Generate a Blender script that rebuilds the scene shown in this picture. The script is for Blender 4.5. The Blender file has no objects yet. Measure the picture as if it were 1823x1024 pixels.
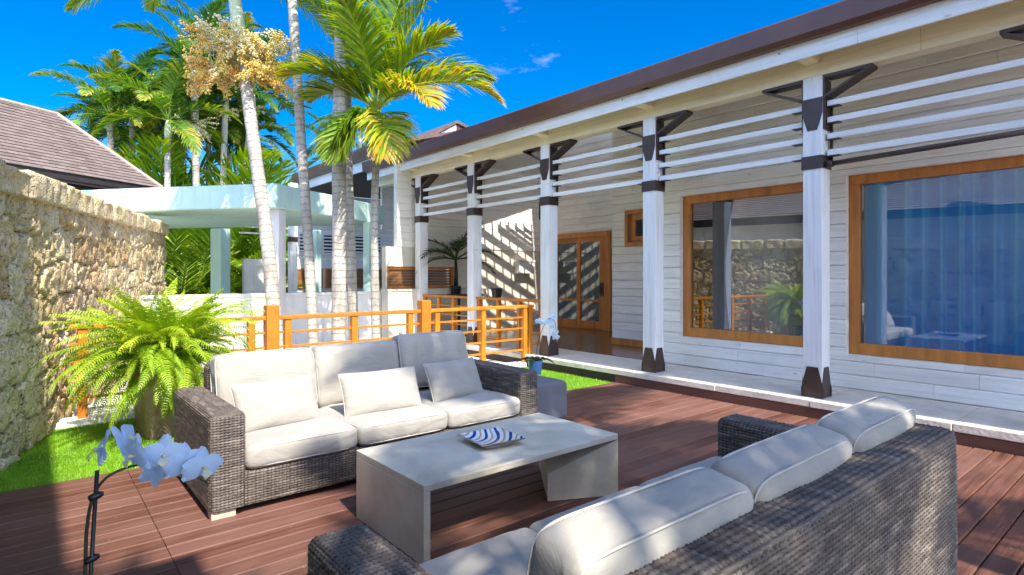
import bpy, bmesh, math, random
import numpy as np
from mathutils import Vector, Matrix, Quaternion
R = math.radians
sc = bpy.context.scene
col = sc.collection

# ------------------------------------------------------------------ camera
F_PX, CX, CY, EYE, YAW = 1033.0, 911.5, 490.0, 1.5, R(39.8)
cd = bpy.data.cameras.new('camera'); cam = bpy.data.objects.new('camera', cd); col.objects.link(cam)
cam.location = (0, 0, EYE); cam.rotation_euler = (R(90), 0, -YAW)
cd.sensor_width = 36; cd.lens = 36 * F_PX / 1823
cd.shift_y = -(512 - CY) / 1823.0
cd.clip_start = .05; cd.clip_end = 1500
sc.camera = cam
# ------------------------------------------------------------------ light
SUN_AZ, SUN_EL = R(6), R(50)
sdir = Vector((math.sin(SUN_AZ) * math.cos(SUN_EL), math.cos(SUN_AZ) * math.cos(SUN_EL), -math.sin(SUN_EL)))
ld = bpy.data.lights.new('sun', 'SUN'); ld.energy = 2.9; ld.angle = R(.55); ld.color = (1, .93, .82)
sun = bpy.data.objects.new('sun', ld); col.objects.link(sun); sun.rotation_euler = sdir.to_track_quat('-Z', 'Y').to_euler()
w = bpy.data.worlds.new('World'); sc.world = w; w.use_nodes = True
nt = w.node_tree; bg = nt.nodes['Background']
sky = nt.nodes.new('ShaderNodeTexSky'); sky.sky_type = 'NISHITA'; sky.sun_disc = False
sky.sun_elevation = SUN_EL; sky.sun_rotation = R(186); sky.air_density = 1.0; sky.dust_density = .8; sky.ozone_density = 2.5
hs = nt.nodes.new('ShaderNodeHueSaturation'); hs.inputs['Saturation'].default_value = 1.68; hs.inputs['Value'].default_value = .49; hs.inputs['Hue'].default_value = .512
nt.links.new(sky.outputs[0], hs.inputs['Color'])
# added fill light: unseen western and southern sky brightened to lift the shade
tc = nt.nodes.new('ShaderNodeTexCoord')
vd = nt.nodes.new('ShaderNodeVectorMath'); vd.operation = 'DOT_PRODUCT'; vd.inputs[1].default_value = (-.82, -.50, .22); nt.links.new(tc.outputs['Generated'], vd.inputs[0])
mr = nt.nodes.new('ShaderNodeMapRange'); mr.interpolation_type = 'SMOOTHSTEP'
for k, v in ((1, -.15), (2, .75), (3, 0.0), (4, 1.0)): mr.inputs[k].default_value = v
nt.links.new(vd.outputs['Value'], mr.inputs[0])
sky_fill = nt.nodes.new('ShaderNodeVectorMath'); sky_fill.operation = 'MULTIPLY'; sky_fill.inputs[1].default_value = (1.36, 1.40, 1.55); nt.links.new(sky.outputs[0], sky_fill.inputs[0])
vs_ = nt.nodes.new('ShaderNodeMix'); vs_.data_type = 'RGBA'; nt.links.new(mr.outputs[0], vs_.inputs['Factor']); nt.links.new(hs.outputs[0], vs_.inputs[6]); nt.links.new(sky_fill.outputs[0], vs_.inputs[7])
# thin cloud wisps low in the sky
mp = nt.nodes.new('ShaderNodeMapping'); mp.inputs['Scale'].default_value = (2.2, 2.2, 6)
cn = nt.nodes.new('ShaderNodeTexNoise'); cn.inputs['Scale'].default_value = 1.7; cn.inputs['Detail'].default_value = 7; cn.inputs['Roughness'].default_value = .6
cr = nt.nodes.new('ShaderNodeValToRGB'); cr.color_ramp.elements[0].position = .625; cr.color_ramp.elements[1].position = .9
cr.color_ramp.elements[1].color = (.55, .55, .55, 1)
cm = nt.nodes.new('ShaderNodeMix'); cm.data_type = 'RGBA'; cm.inputs['B'].default_value = (4, 4.4, 5, 1)
nt.links.new(tc.outputs['Generated'], mp.inputs[0]); nt.links.new(mp.outputs[0], cn.inputs['Vector']); nt.links.new(cn.outputs[0], cr.inputs[0])
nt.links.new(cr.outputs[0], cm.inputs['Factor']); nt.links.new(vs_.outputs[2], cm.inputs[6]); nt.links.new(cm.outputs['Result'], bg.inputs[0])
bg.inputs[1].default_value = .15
sc.view_settings.view_transform = 'Standard'; sc.view_settings.look = 'None'; sc.view_settings.gamma = 1
sc.view_settings.exposure = 1.68
sc.render.engine = 'CYCLES'
sc.cycles.use_denoising = True; sc.cycles.max_bounces = 8; sc.cycles.transparent_max_bounces = 12
sc.cycles.sample_clamp_indirect = 6

# ------------------------------------------------------------------ helpers
RT = np.array((math.cos(YAW), -math.sin(YAW))); FW = np.array((math.sin(YAW), math.cos(YAW)))
def at(px, py, d):
    """real place of a point measured on the photograph, d metres in front of the camera"""
    a = (px - CX) / F_PX; xy = (RT * a + FW) * d
    return Vector((xy[0], xy[1], EYE + (CY - py) / F_PX * d))

class MB:
    def __init__(s): s.v = []; s.f = []; s.uv = []; s.t = []
    def add(s, vs, fs, uvs=None, t=0.0):
        o = len(s.v); s.v.extend([tuple(p) for p in vs]); s.f.extend([tuple(i + o for i in f) for f in fs])
        s.t.extend(t if hasattr(t, '__len__') else [t] * len(vs))
        if uvs is not None: s.uv.extend(uvs)
        else: s.uv.extend([(0, 0)] * len(vs))
        return s
    def box(s, a, b, t=0.0):
        x0, x1 = sorted((a[0], b[0])); y0, y1 = sorted((a[1], b[1])); z0, z1 = sorted((a[2], b[2]))
        s.add([(x0, y0, z0), (x1, y0, z0), (x1, y1, z0), (x0, y1, z0), (x0, y0, z1), (x1, y0, z1), (x1, y1, z1), (x0, y1, z1)],
              [(0, 3, 2, 1), (4, 5, 6, 7), (0, 1, 5, 4), (1, 2, 6, 5), (2, 3, 7, 6), (3, 0, 4, 7)], t=t); return s
    def hexa(s, bot, top, t=0.0):
        """eight corners: four below, four above, both counter-clockwise"""
        s.add(list(bot) + list(top), [(3, 2, 1, 0), (4, 5, 6, 7), (0, 1, 5, 4), (1, 2, 6, 5), (2, 3, 7, 6), (3, 0, 4, 7)], t=t); return s
    def prism(s, poly, d, t=0.0):
        """flat polygon (3-D points) pushed along d"""
        n = len(poly); P = [Vector(p) for p in poly]; d = Vector(d); Q = [p + d for p in P]
        s.add(P + Q, [tuple(range(n - 1, -1, -1)), tuple(range(n, 2 * n))] + [(i, (i + 1) % n, n + (i + 1) % n, n + i) for i in range(n)], t=t); return s
    def tube(s, pts, rad, n=8, t=0.0, cap=True):
        P = [Vector(p) for p in pts]; m = len(P)
        if not hasattr(rad, '__len__'): rad = [rad] * m
        vs, uvs, L = [], [], 0.0; ref = None
        for i, p in enumerate(P):
            tg = (P[min(i + 1, m - 1)] - P[max(i - 1, 0)]).normalized()
            if ref is None:
                ref = Vector((0, 0, 1)) if abs(tg.z) < .9 else Vector((1, 0, 0))
            ref = (ref - tg * ref.dot(tg)).normalized(); b = tg.cross(ref)
            if i: L += (p - P[i - 1]).length
            for k in range(n):
                a = 2 * math.pi * k / n
                vs.append(p + (ref * math.cos(a) + b * math.sin(a)) * rad[i]); uvs.append((k / n, L))
        fs = [(i * n + k, i * n + (k + 1) % n, (i + 1) * n + (k + 1) % n, (i + 1) * n + k) for i in range(m - 1) for k in range(n)]
        if cap: fs += [tuple(range(n - 1, -1, -1)), tuple(range((m - 1) * n, m * n))]
        s.add(vs, fs, uvs, t); return s
    def lathe(s, prof, n=24, c=(0, 0, 0), t=0.0):
        vs = [(c[0] + r * math.cos(2 * math.pi * k / n), c[1] + r * math.sin(2 * math.pi * k / n), c[2] + z) for r, z in prof for k in range(n)]
        m = len(prof)
        fs = [(i * n + k, i * n + (k + 1) % n, (i + 1) * n + (k + 1) % n, (i + 1) * n + k) for i in range(m - 1) for k in range(n)]
        fs += [tuple(range(n - 1, -1, -1)), tuple(range((m - 1) * n, m * n))]
        s.add(vs, fs, t=t); return s
    def grid(s, P, UV=None, t=None, flip=False):
        """P: array (n, m, 3)"""
        n, m = P.shape[:2]; o = len(s.v)
        s.v.extend(map(tuple, P.reshape(-1, 3).tolist()))
        I = np.arange(n * m).reshape(n, m) + o
        q = np.stack([I[:-1, :-1], I[1:, :-1], I[1:, 1:], I[:-1, 1:]], -1).reshape(-1, 4)
        if flip: q = q[:, ::-1]
        s.f.extend(map(tuple, q.tolist()))
        s.uv.extend(map(tuple, UV.reshape(-1, 2).tolist()) if UV is not None else [(0, 0)] * (n * m))
        s.t.extend(t.reshape(-1).tolist() if t is not None else [0.0] * (n * m)); return s
    def mesh(s, name, mat, smooth=False, merge=0):
        me = bpy.data.meshes.new(name); me.from_pydata(s.v, [], s.f)
        a = me.attributes.new('tint', 'FLOAT', 'POINT'); a.data.foreach_set('value', np.array(s.t, dtype=np.float32))
        u = me.uv_layers.new(name='UVMap'); li = np.empty(len(me.loops), dtype=np.int32); me.loops.foreach_get('vertex_index', li)
        u.data.foreach_set('uv', np.array(s.uv, dtype=np.float32)[li].reshape(-1))
        if merge:
            bm = bmesh.new(); bm.from_mesh(me); bmesh.ops.remove_doubles(bm, verts=bm.verts, dist=merge); bm.to_mesh(me); bm.free()
        me.materials.append(mat)
        if smooth: me.polygons.foreach_set('use_smooth', [True] * len(me.polygons))
        me.update(); return me

def link(name, me, parent=None, loc=None, rotz=0):
    o = bpy.data.objects.new(name, me); col.objects.link(o)
    if parent is not None:
        o.parent = parent
        if loc is None and parent.parent is None: o.matrix_parent_inverse = Matrix.Translation(parent.location).inverted()
    if loc is not None: o.location = loc
    if rotz: o.rotation_euler.z = rotz
    return o
def obj(name, mb, mat, parent=None, smooth=False, bevel=0, merge=0, seg=2):
    """a mesh whose points are world coordinates (parent, if any, only translated)"""
    o = link(name, mb.mesh(name, mat, smooth, merge), parent)
    if bevel: bev(o, bevel, seg)
    return o
def bev(o, wd, seg=2):
    m = o.modifiers.new('bevel', 'BEVEL'); m.width = wd; m.segments = seg; m.limit_method = 'ANGLE'; m.angle_limit = R(40)
def local(name, mb, mat, parent, smooth=False, bevel=0, merge=0, loc=(0, 0, 0), rotz=0):
    """a mesh whose points are in its parent's own frame"""
    o = link(name, mb.mesh(name, mat, smooth, merge), parent, loc, rotz)
    if bevel: bev(o, bevel)
    return o
def tag(o, label, cat, group=None, kind=None):
    o['label'] = label
    if cat: o['category'] = cat
    if group: o['group'] = group
    if kind: o['kind'] = kind
    return o
def thing(name, label, cat, loc=(0, 0, 0), rotz=0, group=None):
    o = bpy.data.objects.new(name, None); col.objects.link(o); o.empty_display_size = .2
    o.location = loc; o.rotation_euler.z = rotz
    return tag(o, label, cat, group)
def struct(name, mb, mat, label=None, **k):
    o = obj(name, mb, mat, **k); o['kind'] = 'structure'
    if label: o['label'] = label
    return o
def dup(root, loc, rotz=0, label=None, scale=None):
    def rec(o, par):
        c = o.copy(); col.objects.link(c)
        if par is not None: c.parent = par
        for ch in list(o.children): rec(ch, c)
        return c
    r = rec(root, None); r.location = loc; r.rotation_euler.z = rotz
    if label: r['label'] = label
    if scale: r.scale = (scale,) * 3
    return r

def _h(ix, iy, iz, seed):
    n = (ix * 374761393 + iy * 668265263 + iz * 2147483647 % 1000003 * 7919 + seed * 144269504) & 0xffffffff
    n = ((n ^ (n >> 13)) * 1274126177) & 0xffffffff
    return ((n ^ (n >> 16)) & 0xffff) / 65535.0
def vnoise(x, y, z=0.0, seed=0):
    x, y, z = np.broadcast_arrays(np.asarray(x, float), np.asarray(y, float), np.asarray(z, float))
    i, j, k = np.floor(x).astype(np.int64), np.floor(y).astype(np.int64), np.floor(z).astype(np.int64)
    u, v, t = x - i, y - j, z - k
    u, v, t = u * u * (3 - 2 * u), v * v * (3 - 2 * v), t * t * (3 - 2 * t)
    def L(a, b, s): return a + (b - a) * s
    c = lambda a, b, d: _h(i + a, j + b, k + d, seed)
    return L(L(L(c(0,0,0), c(1,0,0), u), L(c(0,1,0), c(1,1,0), u), v), L(L(c(0,0,1), c(1,0,1), u), L(c(0,1,1), c(1,1,1), u), v), t)
def fbm(x, y, z=0.0, oct=4, seed=0):
    s, a, tot = 0, 1.0, 0
    for o in range(oct):
        s = s + a * vnoise(np.asarray(x) * 2**o, np.asarray(y) * 2**o, np.asarray(z) * 2**o, seed + o * 17); tot += a; a *= .5
    return s / tot

# ------------------------------------------------------------------ materials
class NT:
    def __init__(s, name):
        s.m = bpy.data.materials.new(name); s.m.use_nodes = True; s.t = s.m.node_tree; s.p = s.t.nodes['Principled BSDF']
        s.out = s.t.nodes['Material Output']; s._c = None
    def n(s, typ, **k):
        nd = s.t.nodes.new('ShaderNode' + typ)
        for a, b in k.items(): setattr(nd, a, b)
        return nd
    def l(s, a, b): s.t.links.new(a, b)
    def coord(s, kind='Object', scale=(1, 1, 1)):
        c = s.n('TexCoord'); m = s.n('Mapping'); m.inputs['Scale'].default_value = scale; s.l(c.outputs[kind], m.inputs[0]); return m.outputs[0]
    def noise(s, vec, scale=5, detail=4, rough=.55, dist=0):
        n = s.n('TexNoise'); n.inputs['Scale'].default_value = scale; n.inputs['Detail'].default_value = detail
        n.inputs['Roughness'].default_value = rough; n.inputs['Distortion'].default_value = dist; s.l(vec, n.inputs['Vector']); return n.outputs[0]
    def ramp(s, fac, stops):
        r = s.n('ValToRGB'); e = r.color_ramp.elements
        while len(e) < len(stops): e.new(.5)
        for el, (p, c) in zip(e, stops):
            el.position = p; el.color = (c, c, c, 1) if not hasattr(c, '__len__') else (*c, 1)
        s.l(fac, r.inputs[0]); return r.outputs[0]
    def mix(s, fac, a, b, mode='MIX'):
        m = s.n('Mix', data_type='RGBA', blend_type=mode)
        for nm, v in (('Factor', fac), ('A', a), ('B', b)):
            i = m.inputs[nm] if nm == 'Factor' else [q for q in m.inputs if q.name == nm and q.type == 'RGBA'][0]
            if hasattr(v, 'node'): s.l(v, i)
            elif nm == 'Factor': i.default_value = v
            else: i.default_value = (*v, 1) if len(v) == 3 else v
        return [q for q in m.outputs if q.type == 'RGBA'][0]
    def math(s, op, a, b=0.0):
        m = s.n('Math', operation=op)
        for i, v in enumerate((a, b)):
            if hasattr(v, 'node'): s.l(v, m.inputs[i])
            else: m.inputs[i].default_value = v
        return m.outputs[0]
    def attr(s, name='tint'): a = s.n('Attribute'); a.attribute_name = name; return a.outputs['Fac']
    def col(s, c):
        if hasattr(c, 'node'): s.l(c, s.p.inputs['Base Color'])
        else: s.p.inputs['Base Color'].default_value = (*c, 1)
        s._c = c; return s
    def rough(s, r):
        if hasattr(r, 'node'): s.l(r, s.p.inputs['Roughness'])
        else: s.p.inputs['Roughness'].default_value = r
        return s
    def bump(s, h, dist=.01, strength=1.0):
        b = s.n('Bump'); b.inputs['Distance'].default_value = dist; b.inputs['Strength'].default_value = strength
        s.l(h, b.inputs['Height']); s.l(b.outputs[0], s.p.inputs['Normal']); return s

def m_plain(name, c, rough=.6, var=.12, scale=6, bump=.002, bscale=60):
    s = NT(name); v = s.coord(); n = s.noise(v, scale, 5)
    lo, hi = [x * (1 - var) for x in c], [min(1, x * (1 + var)) for x in c]
    s.col(s.ramp(n, [(.3, lo), (.7, hi)])).rough(rough)
    if bump: s.bump(s.noise(v, bscale, 3), bump)
    return s.m
def m_wood(name, c, stretch, rough=.45, var=.35, coat=0, bump=.0015, vary=0):
    """grain drawn out along the axis with the small scale; tint shifts each board"""
    s = NT(name); v = s.coord('Object', stretch); g = s.noise(v, 1.0, 6, .6, .6)
    lo, hi = [x * (1 - var) for x in c], [min(1, x * (1 + var)) for x in c]
    base = s.ramp(g, [(.3, lo), (.5, c), (.72, hi)])
    base = s.mix(s.math('MULTIPLY', s.attr(), .55), base, [x * .55 for x in c])
    if vary:
        oi = s.n('ObjectInfo'); base = s.mix(s.math('MULTIPLY', oi.outputs['Random'], vary), base, [x * .62 for x in c]); base = s.mix(s.ramp(s.noise(s.coord(), 5, 5, .65), [(.52, 0), (.72, vary)]), base, [min(1, x * 1.2 + .02) for x in c])
    s.col(base).rough(rough).bump(g, bump)
    if coat: s.p.inputs['Coat Weight'].default_value = coat; s.p.inputs['Coat Roughness'].default_value = .25
    return s.m
M = {}
# decking: red-brown boards, worn paler in patches
s = NT('deck_wood'); v = s.coord('Object', (1.6, 26, 1)); g = s.noise(v, 1.0, 6, .62, .5); big = s.noise(s.coord('Object', (.7, 1.1, 1)), 1.3, 4)
base = s.ramp(g, [(.28, (.046, .017, .0105)), (.5, (.108, .041, .025)), (.75, (.19, .082, .055))])
base = s.mix(s.attr(), base, s.mix(.5, base, (.24, .125, .095)))
base = s.mix(s.ramp(big, [(.5, 0), (.72, .45)]), base, (.25, .135, .105))
spk = s.noise(s.coord(), 38, 2); base = s.mix(s.ramp(spk, [(.70, 0), (.74, .5)]), base, (.34, .24, .2))
s.col(base).rough(s.ramp(g, [(.3, .5), (.8, .7)])).bump(g, .0018); s.p.inputs['Specular IOR Level'].default_value = .3; M['deck'] = s.m
# whitewashed timber: brush marks, knots, greyer patches
def whitewash(name, stretch, c=(.90, .86, .78)):
    s = NT(name); v = s.coord('Object', stretch); g = s.noise(v, 1.0, 7, .62, .8)
    b = s.ramp(g, [(.28, [x * .80 for x in c]), (.5, c), (.75, [min(1, x * 1.1) for x in c])])
    b = s.mix(s.math('MULTIPLY', s.attr(), .22), b, (.50, .46, .41))
    pt = s.noise(s.coord(), 2.2, 4); b = s.mix(s.ramp(pt, [(.55, 0), (.75, .2)]), b, (.56, .49, .42))
    vk = s.n('TexVoronoi'); vk.inputs['Scale'].default_value = 2.1; s.l(s.coord('Object', (1, 1, 2.2)), vk.inputs['Vector'])
    b = s.mix(s.ramp(vk.outputs['Distance'], [(.03, .5), (.075, 0)]), b, (.35, .27, .2))
    s.col(b).rough(.62).bump(g, .004); return s.m
M['siding'] = whitewash('whitewashed_siding', (14, 1.3, 22))
M['siding_x'] = whitewash('whitewashed_siding_cross', (1.3, 14, 22))
M['post'] = whitewash('whitewashed_post', (24, 24, 1.2), (.82, .82, .81))
M['beam'] = whitewash('cream_beam', (18, .9, 22), (.90, .80, .56))
M['soffit'] = whitewash('cream_soffit', (1.2, 14, 14), (.88, .78, .56))
M['fascia'] = whitewash('white_fascia', (18, .8, 20), (.86, .86, .83))
M['slat'] = whitewash('white_slat', (18, .8, 20), (.88, .87, .83))
M['brown'] = m_plain('brown_steel', (.055, .032, .026), .42, .25, 8, .001)
M['gutter'] = m_plain('brown_gutter', (.105, .045, .034), .35, .15, 3, .001)
M['amber'] = m_wood('amber_frame', (.54, .20, .038), (9, 9, 1.4), .5, .3, .08)
M['rail'] = m_wood('orange_rail', (.56, .185, .010), (7, 7, 4.0), .5, .3, .05, .002, .5)
M['panel'] = m_wood('panel_wood', (.25, .115, .04), (1.2, 8, 12), .45, .35)
M['porch'] = m_wood('porch_floor_wood', (.19, .075, .032), (1.2, 9, 1), .18, .35, .5, .0006)
M['dark_wood'] = m_plain('dark_timber', (.03, .02, .017), .55, .3, 6)
M['slab'] = m_plain('limestone_slab', (.70, .62, .51), .6, .14, 5, .004, 30)
M['paving'] = m_plain('pale_paving', (.62, .59, .53), .7, .12, 2.5, .004, 24)
M['plaster'] = m_plain('white_plaster', (.80, .79, .76), .75, .05, 3, .003, 40)
def streaks(m, c, f):
    t = m.node_tree; p = t.nodes['Principled BSDF']; old = p.inputs['Base Color'].links[0].from_socket; q = NT.__new__(NT); q.m, q.t, q.p = m, t, p
    st = q.noise(q.coord('Object', (5, 5, .5)), 1.6, 6, .65); bl = q.noise(q.coord(), 1.1, 5, .6); k = q.math('MULTIPLY', q.ramp(st, [(.48, 0), (.72, f)]), q.ramp(bl, [(.35, .2), (.65, 1)])); q.l(q.mix(k, old, c), p.inputs['Base Color'])
streaks(M['plaster'], (.42, .40, .36), .5)
M['plaster_warm'] = m_plain('cream_plaster', (.66, .60, .50), .75, .07, 3, .003, 40)
M['teal'] = m_plain('pale_green_plaster', (.58, .82, .74), .6, .05, 2, .002, 30)
streaks(M['teal'], (.40, .44, .40), .45)
M['ground'] = m_plain('sandy_ground', (.32, .27, .18), .9, .3, .6, .02, 9)
M['interior'] = m_plain('room_plaster', (.6, .58, .55), .8, .1, 2, .001)
M['black'] = m_plain('black_plastic', (.012, .012, .013), .4, .2, 8, 0)
M['roofslab'] = m_plain('roof_membrane', (.13, .08, .065), .75, .25, 5, .006, 20)
# roof tiles: courses follow UV v, joints u
s = NT('clay_tiles'); uvn = s.coord('UV'); bt = s.n('TexBrick'); bt.inputs['Scale'].default_value = 1
for k, q in (('Brick Width', .26), ('Row Height', .135), ('Mortar Size', .006), ('Bias', .0)): bt.inputs[k].default_value = q
bt.inputs['Color1'].default_value = (.135, .098, .08, 1); bt.inputs['Color2'].default_value = (.20, .152, .125, 1); bt.inputs['Mortar'].default_value = (.09, .05, .04, 1)
s.l(uvn, bt.inputs['Vector']); s.col(s.mix(s.ramp(s.noise(uvn, 1.3, 5), [(.4, 0), (.75, .5)]), bt.outputs['Color'], (.22, .175, .15))).rough(.8)
M['tiles'] = s.m
# coral stone: hue varies block to block (tint) with ochre, rust and grey-green weathering, pitted
s = NT('coral_stone'); v = s.coord(); n1 = s.noise(v, 3.2, 6, .65); n2 = s.noise(v, 14, 5, .7); n3 = s.noise(v, 1.1, 3)
b = s.ramp(s.attr(), [(.0, (.50, .33, .16)), (.35, (.70, .52, .30)), (.65, (.76, .62, .40)), (1, (.56, .44, .27))])
b = s.mix(s.ramp(n1, [(.45, 0), (.7, .65)]), b, (.50, .39, .10)); b = s.mix(s.ramp(n3, [(.56, 0), (.72, .5)]), b, (.46, .26, .12))
b = s.mix(s.ramp(n2, [(.52, 0), (.75, .75)]), b, (.84, .75, .56)); b = s.mix(s.ramp(n2, [(.26, .7), (.40, 0)]), b, (.24, .16, .09))
vo = s.n('TexVoronoi'); vo.inputs['Scale'].default_value = 34; s.l(v, vo.inputs['Vector'])
pit = s.ramp(vo.outputs['Distance'], [(.12, 0), (.45, 1)])
hh = s.mix(.5, s.noise(v, 22, 8, .75), pit)
spj = s.n('SeparateXYZ'); s.l(s.n('TexCoord').outputs['UV'], spj.inputs[0]); b = s.mix(s.ramp(spj.outputs[0], [(.45, 0), (.9, .85)]), b, (.12, .085, .05))
s.col(b).rough(.9).bump(hh, .030); M['coral'] = s.m
# wicker strands: colour jumps from strand to strand, bleached here and there
s = NT('wicker'); uv = s.n('TexCoord').outputs['UV']; sp = s.n('SeparateXYZ'); s.l(uv, sp.inputs[0])
row = s.math('FLOOR', s.math('DIVIDE', sp.outputs[1], .0165)); cb = s.n('CombineXYZ'); s.l(s.math('MULTIPLY', sp.outputs[0], 3.0), cb.inputs[0]); s.l(s.math('MULTIPLY', row, 7.31), cb.inputs[1])
nn = s.noise(cb.outputs[0], 2.2, 3); n2 = s.noise(s.coord(), 2.0, 3)
b = s.ramp(nn, [(.25, (.050, .039, .032)), (.5, (.115, .094, .078)), (.75, (.26, .22, .185))])
b = s.mix(s.ramp(n2, [(.5, 0), (.8, .15)]), b, (.25, .215, .18)); s.col(s.mix(s.attr(), b, (.022, .017, .014))).rough(.55); s.p.inputs['Specular IOR Level'].default_value = .3; M['wicker'] = s.m  # near-black mixed into the weave gaps as painted shade
M['wicker_core'] = m_plain('wicker_core', (.10, .08, .065), .7, .3, 30, .004, 50)
# canvas
s = NT('cushion_canvas'); v = s.coord(); wv = s.noise(v, 420, 2); fold = s.noise(s.coord('Object', (1, 1.5, 1.6)), 4.2, 5, .5, 1.6)
s.col(s.ramp(s.noise(v, 2.4, 4), [(.3, (.335, .31, .265)), (.7, (.385, .36, .315))])).rough(.85)
s.bump(s.mix(.06, fold, wv), .012); s.p.inputs['Sheen Weight'].default_value = .15; M['canvas'] = s.m
M['piping'] = m_plain('piping', (.50, .47, .42), .8, .1, 20, 0)
M['zip'] = m_plain('zip', (.05, .05, .05), .5, .1, 20, 0)
# concrete
s = NT('concrete'); v = s.coord(); n1 = s.noise(v, 2.6, 6, .6, .5); n2 = s.noise(v, 60, 3)
b = s.ramp(n1, [(.3, (.44, .395, .30)), (.46, (.58, .53, .41)), (.55, (.62, .57, .45)), (.72, (.70, .65, .53))]); b = s.mix(s.ramp(n2, [(.68, 0), (.75, .3)]), b, (.28, .27, .25))
s.col(b).rough(s.ramp(n1, [(.3, .38), (.7, .6)])).bump(n2, .001); M['concrete'] = s.m
M['ottoman'] = m_plain('grey_upholstery', (.15, .15, .17), .75, .08, 5, .002, 300)
M['blue_pot'] = m_plain('blue_glaze', (.11, .27, .50), .25, .06, 4, 0)
M['soil'] = m_plain('bark_soil', (.05, .035, .025), .9, .4, 40, .01, 60)
s = NT('pink_granite'); v = s.coord(); n1 = s.noise(v, 4, 6, .7); n2 = s.noise(v, 26, 4, .6)
b = s.ramp(n1, [(.3, (.22, .115, .10)), (.7, (.42, .26, .24))]); s.col(s.mix(s.ramp(n2, [(.6, 0), (.7, .5)]), b, (.55, .42, .39))).rough(.35); M['granite'] = s.m
def m_leaf(name, stops, trans=.35, rough=.45):
    s = NT(name); b = s.ramp(s.attr(), stops); b = s.mix(s.ramp(s.noise(s.coord(), 9, 3), [(.4, 0), (.7, .3)]), b, stops[0][1])
    s.col(b).rough(rough)
    tr = s.n('BsdfTranslucent'); hsn = s.n('HueSaturation'); hsn.inputs['Value'].default_value = 1.5; hsn.inputs['Saturation'].default_value = 1.1
    s.l(b, hsn.inputs['Color']); s.l(hsn.outputs[0], tr.inputs[0])
    mx = s.n('MixShader'); mx.inputs[0].default_value = trans; s.l(s.p.outputs[0], mx.inputs[1]); s.l(tr.outputs[0], mx.inputs[2]); s.l(mx.outputs[0], s.out.inputs[0])
    return s.m
M['leaf'] = m_leaf('palm_leaf', [(0, (.035, .10, .01)), (.45, (.14, .27, .015)), (.8, (.36, .43, .02)), (1, (.56, .38, .04))])
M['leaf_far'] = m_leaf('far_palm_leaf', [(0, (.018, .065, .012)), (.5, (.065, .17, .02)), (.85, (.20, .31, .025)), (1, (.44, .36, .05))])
M['fern'] = m_leaf('fern_leaf', [(0, (.10, .23, .012)), (.45, (.28, .43, .018)), (.85, (.50, .58, .03)), (1, (.55, .42, .06))], .28)
M['leaf_dark'] = m_leaf('dark_leaf', [(0, (.012, .04, .012)), (1, (.035, .085, .02))], .2)
M['grass'] = m_leaf('turf_blade', [(0, (.12, .27, .008)), (.6, (.24, .46, .012)), (1, (.40, .58, .03))], .3)
M['petal'] = m_leaf('petal', [(0, (.50, .66, .86)), (.62, (.66, .76, .86)), (.8, (.74, .76, .62)), (1, (.78, .70, .35))], .3)
M['stemgreen'] = m_plain('flower_stem', (.035, .04, .02), .5, .3, 20, 0)
M['rachis'] = m_plain('frond_stalk', (.36, .37, .15), .5, .2, 4, 0)
M['shaft'] = m_plain('crownshaft', (.50, .53, .34), .45, .18, 3, .002, 30)
# palm bark: pale with broken dark rings up the trunk (UV v is metres of height)
s = NT('palm_bark'); uv = s.n('TexCoord').outputs['UV']; mpn = s.n('Mapping'); mpn.inputs['Scale'].default_value = (3.5, 1, 1); s.l(uv, mpn.inputs[0])
wn = s.noise(mpn.outputs[0], 3.0, 4); sp = s.n('SeparateXYZ'); s.l(uv, sp.inputs[0])
ph = s.math('ADD', s.math('MULTIPLY', sp.outputs[1], 9.0), s.math('MULTIPLY', wn, .8)); fr = s.math('FRACT', ph)
ring = s.ramp(fr, [(.0, .9), (.10, .35), (.2, 0), (.93, 0), (1, .9)]); br = s.ramp(s.noise(mpn.outputs[0], 5.5, 4, .7), [(.38, .15), (.6, 1)])
b = s.ramp(s.noise(s.coord('Object', (3, 3, .8)), 2, 6, .65), [(.3, (.24, .21, .17)), (.5, (.40, .37, .315)), (.7, (.52, .49, .42))])
b = s.mix(s.math('MULTIPLY', ring, br), b, (.13, .09, .065)); b = s.mix(s.ramp(s.noise(s.coord('Object', (6, 6, 2.5)), 3, 5, .7), [(.58, 0), (.7, .6)]), b, (.22, .16, .12))
s.col(b).rough(.8).bump(s.mix(.5, ring, s.noise(s.coord(), 20, 5)), .012); M['bark'] = s.m
M['fruit'] = m_leaf('palm_fruit', [(0, (.85, .80, .58)), (.25, (.74, .58, .14)), (.5, (.72, .48, .05)), (.8, (.72, .27, .03)), (1, (.6, .12, .03))], .1)
# glass: mirror sheen over clear pane
def m_glass(name, refl, tint):
    s = NT(name); s.t.nodes.remove(s.p); a = s.n('BsdfTransparent'); a.inputs[0].default_value = (*tint, 1)
    g = s.n('BsdfGlossy'); g.inputs['Roughness'].default_value = .0; g.inputs[0].default_value = (.95, .97, 1, 1)
    lw = s.n('LayerWeight'); lw.inputs[0].default_value = .5
    f = s.math('ADD', s.math('MULTIPLY', lw.outputs['Fresnel'], .9 if refl > 0 else .45), max(refl, 0))
    mx = s.n('MixShader'); s.l(f, mx.inputs[0]); s.l(a.outputs[0], mx.inputs[1]); s.l(g.outputs[0], mx.inputs[2]); s.l(mx.outputs[0], s.out.inputs[0]); return s.m
M['glass'] = m_glass('window_glass', .045, (.95, .97, .97))
M['door_glass'] = m_glass('door_glass', -.02, (.55, .58, .58))
M['curtain'] = m_leaf('blue_curtain', [(0, (.24, .64, .92)), (1, (.30, .70, .95))], .5, .85)

# ------------------------------------------------------------------ setting
rng = random.Random(7)
struct('ground', MB().box((-150, -150, -.5), (150, 300, -.08)), M['ground'])
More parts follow.
